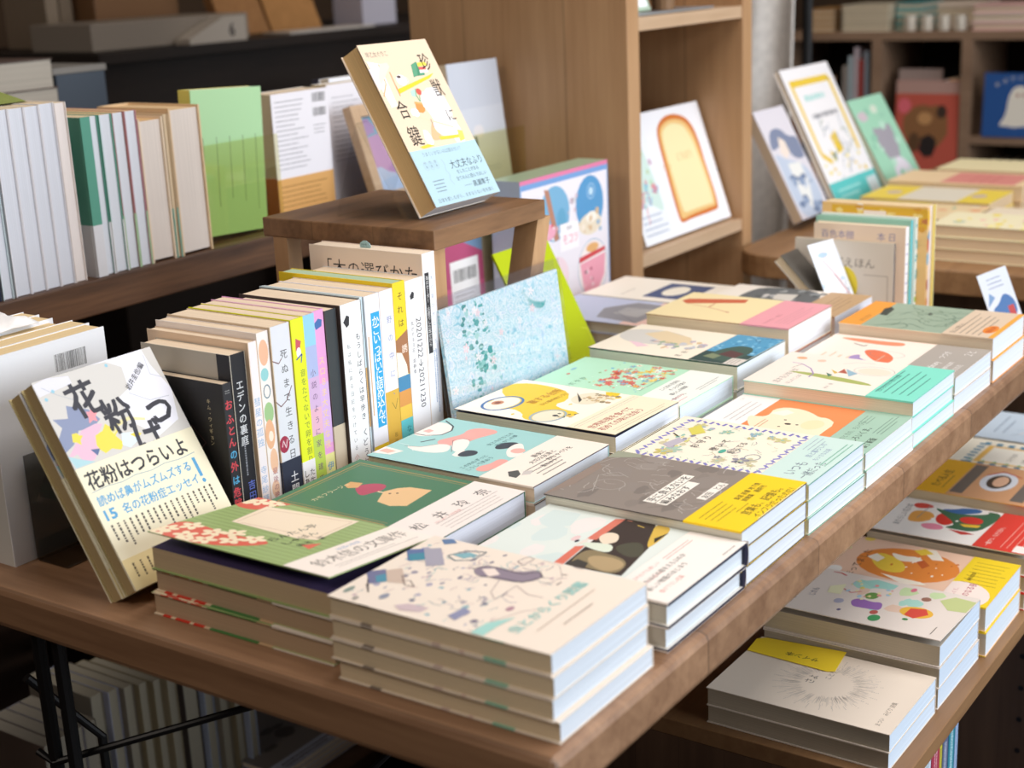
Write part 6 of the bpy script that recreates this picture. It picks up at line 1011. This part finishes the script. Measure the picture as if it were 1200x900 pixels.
# black pole and pale cloth bag
pm = MB().tube([(2.44, .872, -.73), (2.44, .872, 1.2)], .011, mat='black'); pm.tube([(2.44, .872, -.73), (2.44, .872, -.715)], .12, mat='black', n=24)
o_ = pm.build('floor_pole'); tag(o_, 'slim black standing pole behind the leaning picture books', 'pole')
cb = MB(); nx, nz = 12, 16
for j in range(nz):
    for i in range(nx):
        t_ = i / (nx - 1); s_ = j / (nz - 1)
        cb.v.append((2.36 + .03 * math.sin(t_ * 9 + s_ * 3) * (.3 + s_), 1.03 - t_ * .16, .62 - s_ * 1.0 + .012 * math.sin(t_ * 7)))
for j in range(nz - 1):
    for i in range(nx - 1): k = j * nx + i; cb.f.append((k, k + 1, k + nx + 1, k + nx)[::-1]); cb.c.append('#f2eee8'); cb.m.append(cb.mi('cloth'))
o_ = cb.build('hanging_cloth', smooth=True); so = o_.modifiers.new('t', 'SOLIDIFY'); so.thickness = .004; o_['label'] = 'pale grey cloth hanging beside the bookcase'; o_['category'] = 'cloth'
m = MB().tube([(2.30, 1.05, 1.2), (2.30, 1.05, .60)], .006, mat='black'); m.tube([(2.30, 1.05, .632), (2.42, .85, .632)], .006, mat='black'); m.tube([(2.30, 1.05, 1.2), (2.30, 1.05, 1.9)], .006, mat='black')
o_ = m.build('hanging_rail'); tag(o_, 'thin black rail that the pale cloth hangs from', 'rail')

# ================================================================ DARK COUNTER, BACK LEFT
ct = empty('dark_counter', 'dark brown shop counter across the rear left', 'counter', (1.9, 2.2, -.73)); bpy.context.view_layer.update()
under(ct, MB().box(1.40, 2.0, .318, 3.3, 2.6, .34, mat='darkwood').build('top_board'))
under(ct, MB().box(1.42, 2.03, -.73, 3.28, 2.58, .318, mat='darkwood').build('body'))
under(ct, MB().box(.3, 2.3, -.73, 1.40, 2.6, .28, mat='darkwood').build('side_unit'))
def simple(name, label, cat, mb, group=None, **k): o = mb.build(name, **k); return tag(o, label, cat, group)
simple('long_box', 'long pale grey-brown box lying on the dark counter', 'box', MB().box(1.43, 2.05, .341, 1.90, 2.25, .40, '#8d8276'), bevel=.003)
simple('paper_stack', 'low stack of light papers on top of the side unit', 'papers', MB().box(1.0, 2.32, .281, 1.36, 2.52, .37, '#7f776d'), bevel=.002)
wd = MB().prism([(0, 0), (.18, 0), (.18, .055), (.11, .055), (0, .012)], 2.0, 2.045, '#b8aea2', ax=1)
emit(wd, [T(124, 12, 40, '6', '#4a4440', .03)], lambda u, v, z: (u / 1000, 2.0 - z, v / 1000), 200, 60); o_ = wd.build('tape_dispenser'); o_.location = (1.66, 0, .341); tag(o_, 'white wedge-shaped block marked with a round 6 on the counter', 'desk block')
simple('white_sheet', 'white paper strip lying on the right of the counter', 'paper', MB().box(2.02, 2.03, .341, 2.34, 2.12, .346, '#c4bcb4'))
for i, (x, w_, c, ln) in enumerate([(1.95, .13, '#a0744c', .05), (2.12, .16, '#b08050', .04)]):
    m = MB().hexa([(x + .02, 2.2, .341), (x + w_ + .05, 2.2, .341), (x + w_ + .05, 2.23, .341), (x + .02, 2.23, .341), (x - .03, 2.26, .62), (x + w_ - .01, 2.26, .62), (x + w_ - .01, 2.29, .62), (x - .03, 2.29, .62)], c, 'cloth')
    tag(m.build('leaning_board'), f"{['mottled tan', 'plain light brown'][i]} board leaning at the rear of the counter", 'board')
simple('white_box', 'white box at the right end of the counter', 'box', MB().box(2.38, 2.1, .341, 2.52, 2.2, .43, '#b8b4c0'))
simple('cardboard_box', 'brown cardboard box on the counter behind the wedge block', 'box', MB().box(1.66, 2.3, .341, 1.92, 2.5, .52, '#7c5a3c'), bevel=.003)
simple('cardboard_box', 'wide tan cardboard box behind the long pale box', 'box', MB().box(1.0, 2.62, -.73, 1.62, 2.9, .47, '#6f4f36'), bevel=.003)
for i, (x, c) in enumerate([(1.56, '#8a7a68'), (1.60, '#7a6a58')]): simple('binder', f"{['lighter', 'darker'][i]} upright binder behind the counter", 'binder', MB().box(x, 2.35, .341, x + .035, 2.5, .50, c), group=None)
simple('grey_device', 'small grey-lilac device standing low behind the plank books', 'device', MB().hexa([(1.90, 1.75, .10), (2.06, 1.75, .10), (2.06, 1.80, .10), (1.90, 1.80, .10), (1.87, 1.79, .245), (2.04, 1.79, .245), (2.04, 1.84, .245), (1.87, 1.84, .245)], '#6a6a84'))
simple('low_cart', 'dark low cart behind the plank books', 'cart', MB().box(1.85, 1.72, -.73, 2.10, 1.90, .10, mat='darkwood'))
sdk = MB().box(.25, 1.46, .255, .99, 1.85, .275, mat='darkwood'); sdk.box(.25, 1.73, -.73, .28, 1.85, .255, mat='darkwood'); sdk.box(.93, 1.73, -.73, .96, 1.85, .255, mat='darkwood')
o_ = sdk.build('side_desk'); tag(o_, 'dark side desk at the left carrying paper stacks', 'desk')
for i, (z, T_, dx) in enumerate([(.276, .024, 0), (.3005, .026, .004), (.327, .045, -.002)]):
    m = MB().box(.60 + dx, 1.49, z, .872 + dx, 1.70, z + T_, '#b9b1a4', 'pages'); m.box(.60 + dx, 1.488, z + T_, .874 + dx, 1.70, z + T_ + .002, '#5a4a42'); tag(m.build('thick_book'), f"thick grey-white book on the side desk, {['bottom', 'middle', 'top'][i]} of its pile", 'book', 'thick books on the side desk')
simple('paper_folder', 'slate blue folder on the side desk', 'folder', MB().box(.885, 1.50, .276, .985, 1.72, .345, '#4c5560'))
simple('white_folder', 'pale folder lying on the slate blue folder', 'folder', MB().box(.88, 1.50, .346, .99, 1.72, .356, '#8a8680'))
simple('blue_pouch', 'blue pouch lying on papers at the far left', 'pouch', MB().prism([(0, 0), (.12, 0), (.13, .02), (.1, .035), (.02, .03)], 1.95, 2.08, '#35586a', 'cloth', ax=1)); bpy.data.objects['blue_pouch'].location = (1.12, 0, .281 + .0)
bpy.data.objects['blue_pouch'].location = (.95, .36, .371)
simple('moss_cloth', 'olive green crumpled cloth on top of the leftmost plank books', 'cloth', MB().hexa([(.28, .95, .3618), (.40, .95, .3618), (.42, 1.0, .3618), (.28, 1.0, .3618), (.29, .955, .372), (.37, .96, .376), (.39, .99, .370), (.29, .995, .374)], '#7c8448', 'cloth'))
simple('low_box', 'brown low box seen beneath the counter edge', 'box', MB().box(1.06, 1.98, -.73, 1.16, 2.1, .235, '#6a4c36'))

# ================================================================ BELOW THE TABLE
dk = empty('low_deck', 'dark low bench under the table carrying shadowed books', 'bench', (.6, 1.1, -.73)); bpy.context.view_layer.update()
under(dk, MB().box(.0, .80, -.622, .99, 1.35, -.602, mat='cab').build('board'))
for x in (.02, .94): under(dk, MB().box(x, .85, -.73, x + .03, 1.3, -.622, mat='cab').build('foot'))
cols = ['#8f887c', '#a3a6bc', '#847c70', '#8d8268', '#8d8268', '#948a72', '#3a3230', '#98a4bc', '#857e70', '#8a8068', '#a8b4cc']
x = .405
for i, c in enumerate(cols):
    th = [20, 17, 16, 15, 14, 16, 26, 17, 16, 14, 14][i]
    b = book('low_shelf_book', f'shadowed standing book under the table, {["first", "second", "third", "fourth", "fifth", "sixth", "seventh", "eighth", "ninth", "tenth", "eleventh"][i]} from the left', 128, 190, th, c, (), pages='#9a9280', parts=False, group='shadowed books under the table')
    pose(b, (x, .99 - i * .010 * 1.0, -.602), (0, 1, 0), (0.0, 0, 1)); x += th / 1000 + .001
for i in range(4):
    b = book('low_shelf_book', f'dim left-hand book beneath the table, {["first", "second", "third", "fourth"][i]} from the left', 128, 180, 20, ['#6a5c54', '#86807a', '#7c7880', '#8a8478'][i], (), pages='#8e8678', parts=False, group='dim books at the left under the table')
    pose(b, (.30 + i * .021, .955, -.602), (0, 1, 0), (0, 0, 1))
for i in range(4):
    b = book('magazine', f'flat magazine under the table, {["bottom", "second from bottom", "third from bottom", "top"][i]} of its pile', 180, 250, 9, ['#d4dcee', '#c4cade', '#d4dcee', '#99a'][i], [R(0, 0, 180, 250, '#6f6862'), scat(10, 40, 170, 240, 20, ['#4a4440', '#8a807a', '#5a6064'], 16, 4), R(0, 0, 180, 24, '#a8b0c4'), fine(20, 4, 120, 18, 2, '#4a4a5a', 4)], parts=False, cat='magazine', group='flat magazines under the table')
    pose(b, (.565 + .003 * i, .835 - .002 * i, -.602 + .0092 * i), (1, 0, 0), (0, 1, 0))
rk = empty('rear_rack', 'dark rack at the left under the table with a few books', 'rack', (-.1, 1.3, -.73)); bpy.context.view_layer.update()
under(rk, MB().box(-.6, 1.42, -.36, .9, 1.7, -.30, mat='darkwood').build('board')); under(rk, MB().box(-.6, 1.45, -.73, -.55, 1.7, -.36, mat='darkwood').build('post')); under(rk, MB().box(.85, 1.45, -.73, .9, 1.7, -.36, mat='darkwood').build('post'))
for i in range(7):
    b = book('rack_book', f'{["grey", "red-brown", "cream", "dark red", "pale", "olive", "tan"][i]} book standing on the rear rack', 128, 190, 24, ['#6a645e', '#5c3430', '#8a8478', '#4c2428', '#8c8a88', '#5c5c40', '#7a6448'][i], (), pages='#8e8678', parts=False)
    pose(b, (.10 + .05 * i, 1.44, -.30), (0, 1, 0), (0, 0, 1))

# ================================================================ CAMERA, LIGHT
cam = bpy.data.cameras.new('camera'); co = bpy.data.objects.new('camera', cam); C.objects.link(co); bpy.context.scene.camera = co
rows = [[0.5619367, 0.2541768, -0.7871603, -0.693509], [-0.8260171, 0.1219816, -0.5502875, -0.47475], [-0.0438512, 0.9594346, 0.2785003, 0.494475]]
co.matrix_world = Matrix([rows[0], rows[1], rows[2], [0, 0, 0, 1]])
cam.sensor_width = 36; cam.lens = 51.5634; cam.clip_start = .05
cam.dof.use_dof = True; cam.dof.focus_distance = 1.40; cam.dof.aperture_fstop = 5.6
def area(name, loc, target, sx, sy, power, col):
    l = bpy.data.lights.new(name, 'AREA'); l.shape = 'RECTANGLE'; l.size = sx; l.size_y = sy; l.energy = power; l.color = col
    o = bpy.data.objects.new(name, l); C.objects.link(o); o.location = loc; d = Vector(target) - Vector(loc); o.rotation_euler = d.to_track_quat('-Z', 'Y').to_euler(); return o
area('window_daylight', (1.3, -2.9, .9), (.9, .3, -.1), 3.4, 1.9, 152, (.86, .93, 1.0))
area('ceiling_lamp', (.9, -.4, 1.85), (.9, -.3, 0), 2.0, 1.4, 57, (1.0, .94, .91))
area('ceiling_lamp', (2.6, 1.2, 1.85), (2.6, 1.2, 0), 1.0, .6, 16, (1.0, .90, .78))
area('ceiling_lamp', (-1.4, .9, 1.7), (-.2, .4, 0), 1.2, .8, 24, (1.0, .88, .76))
sl_ = bpy.data.lights.new('fore_edge_fill', 'SPOT'); sl_.energy = 85; sl_.color = (1.0, .91, .84); sl_.spot_size = math.radians(19); sl_.spot_blend = .9; sl_.shadow_soft_size = .12  # unseen low spot added to brighten the far fore edges
so_ = bpy.data.objects.new('fore_edge_fill', sl_); C.objects.link(so_); so_.location = (-1.9, -.9, .9); so_.rotation_euler = (Vector((1.0, .22, .04)) - Vector(so_.location)).to_track_quat('-Z', 'Y').to_euler()
w = bpy.data.worlds.new('world'); bpy.context.scene.world = w; w.use_nodes = True
w.node_tree.nodes['Background'].inputs[0].default_value = (.95, .96, 1.0, 1); w.node_tree.nodes['Background'].inputs[1].default_value = .55
sc = bpy.context.scene
sc.view_settings.view_transform = 'Standard'; sc.view_settings.look = 'None'; sc.view_settings.gamma = 1; sc.view_settings.use_curve_mapping = False; sc.view_settings.exposure = -0.48
sc.cycles.use_denoising = True
sc.cycles.transparent_max_bounces = 16; sc.cycles.max_bounces = 8
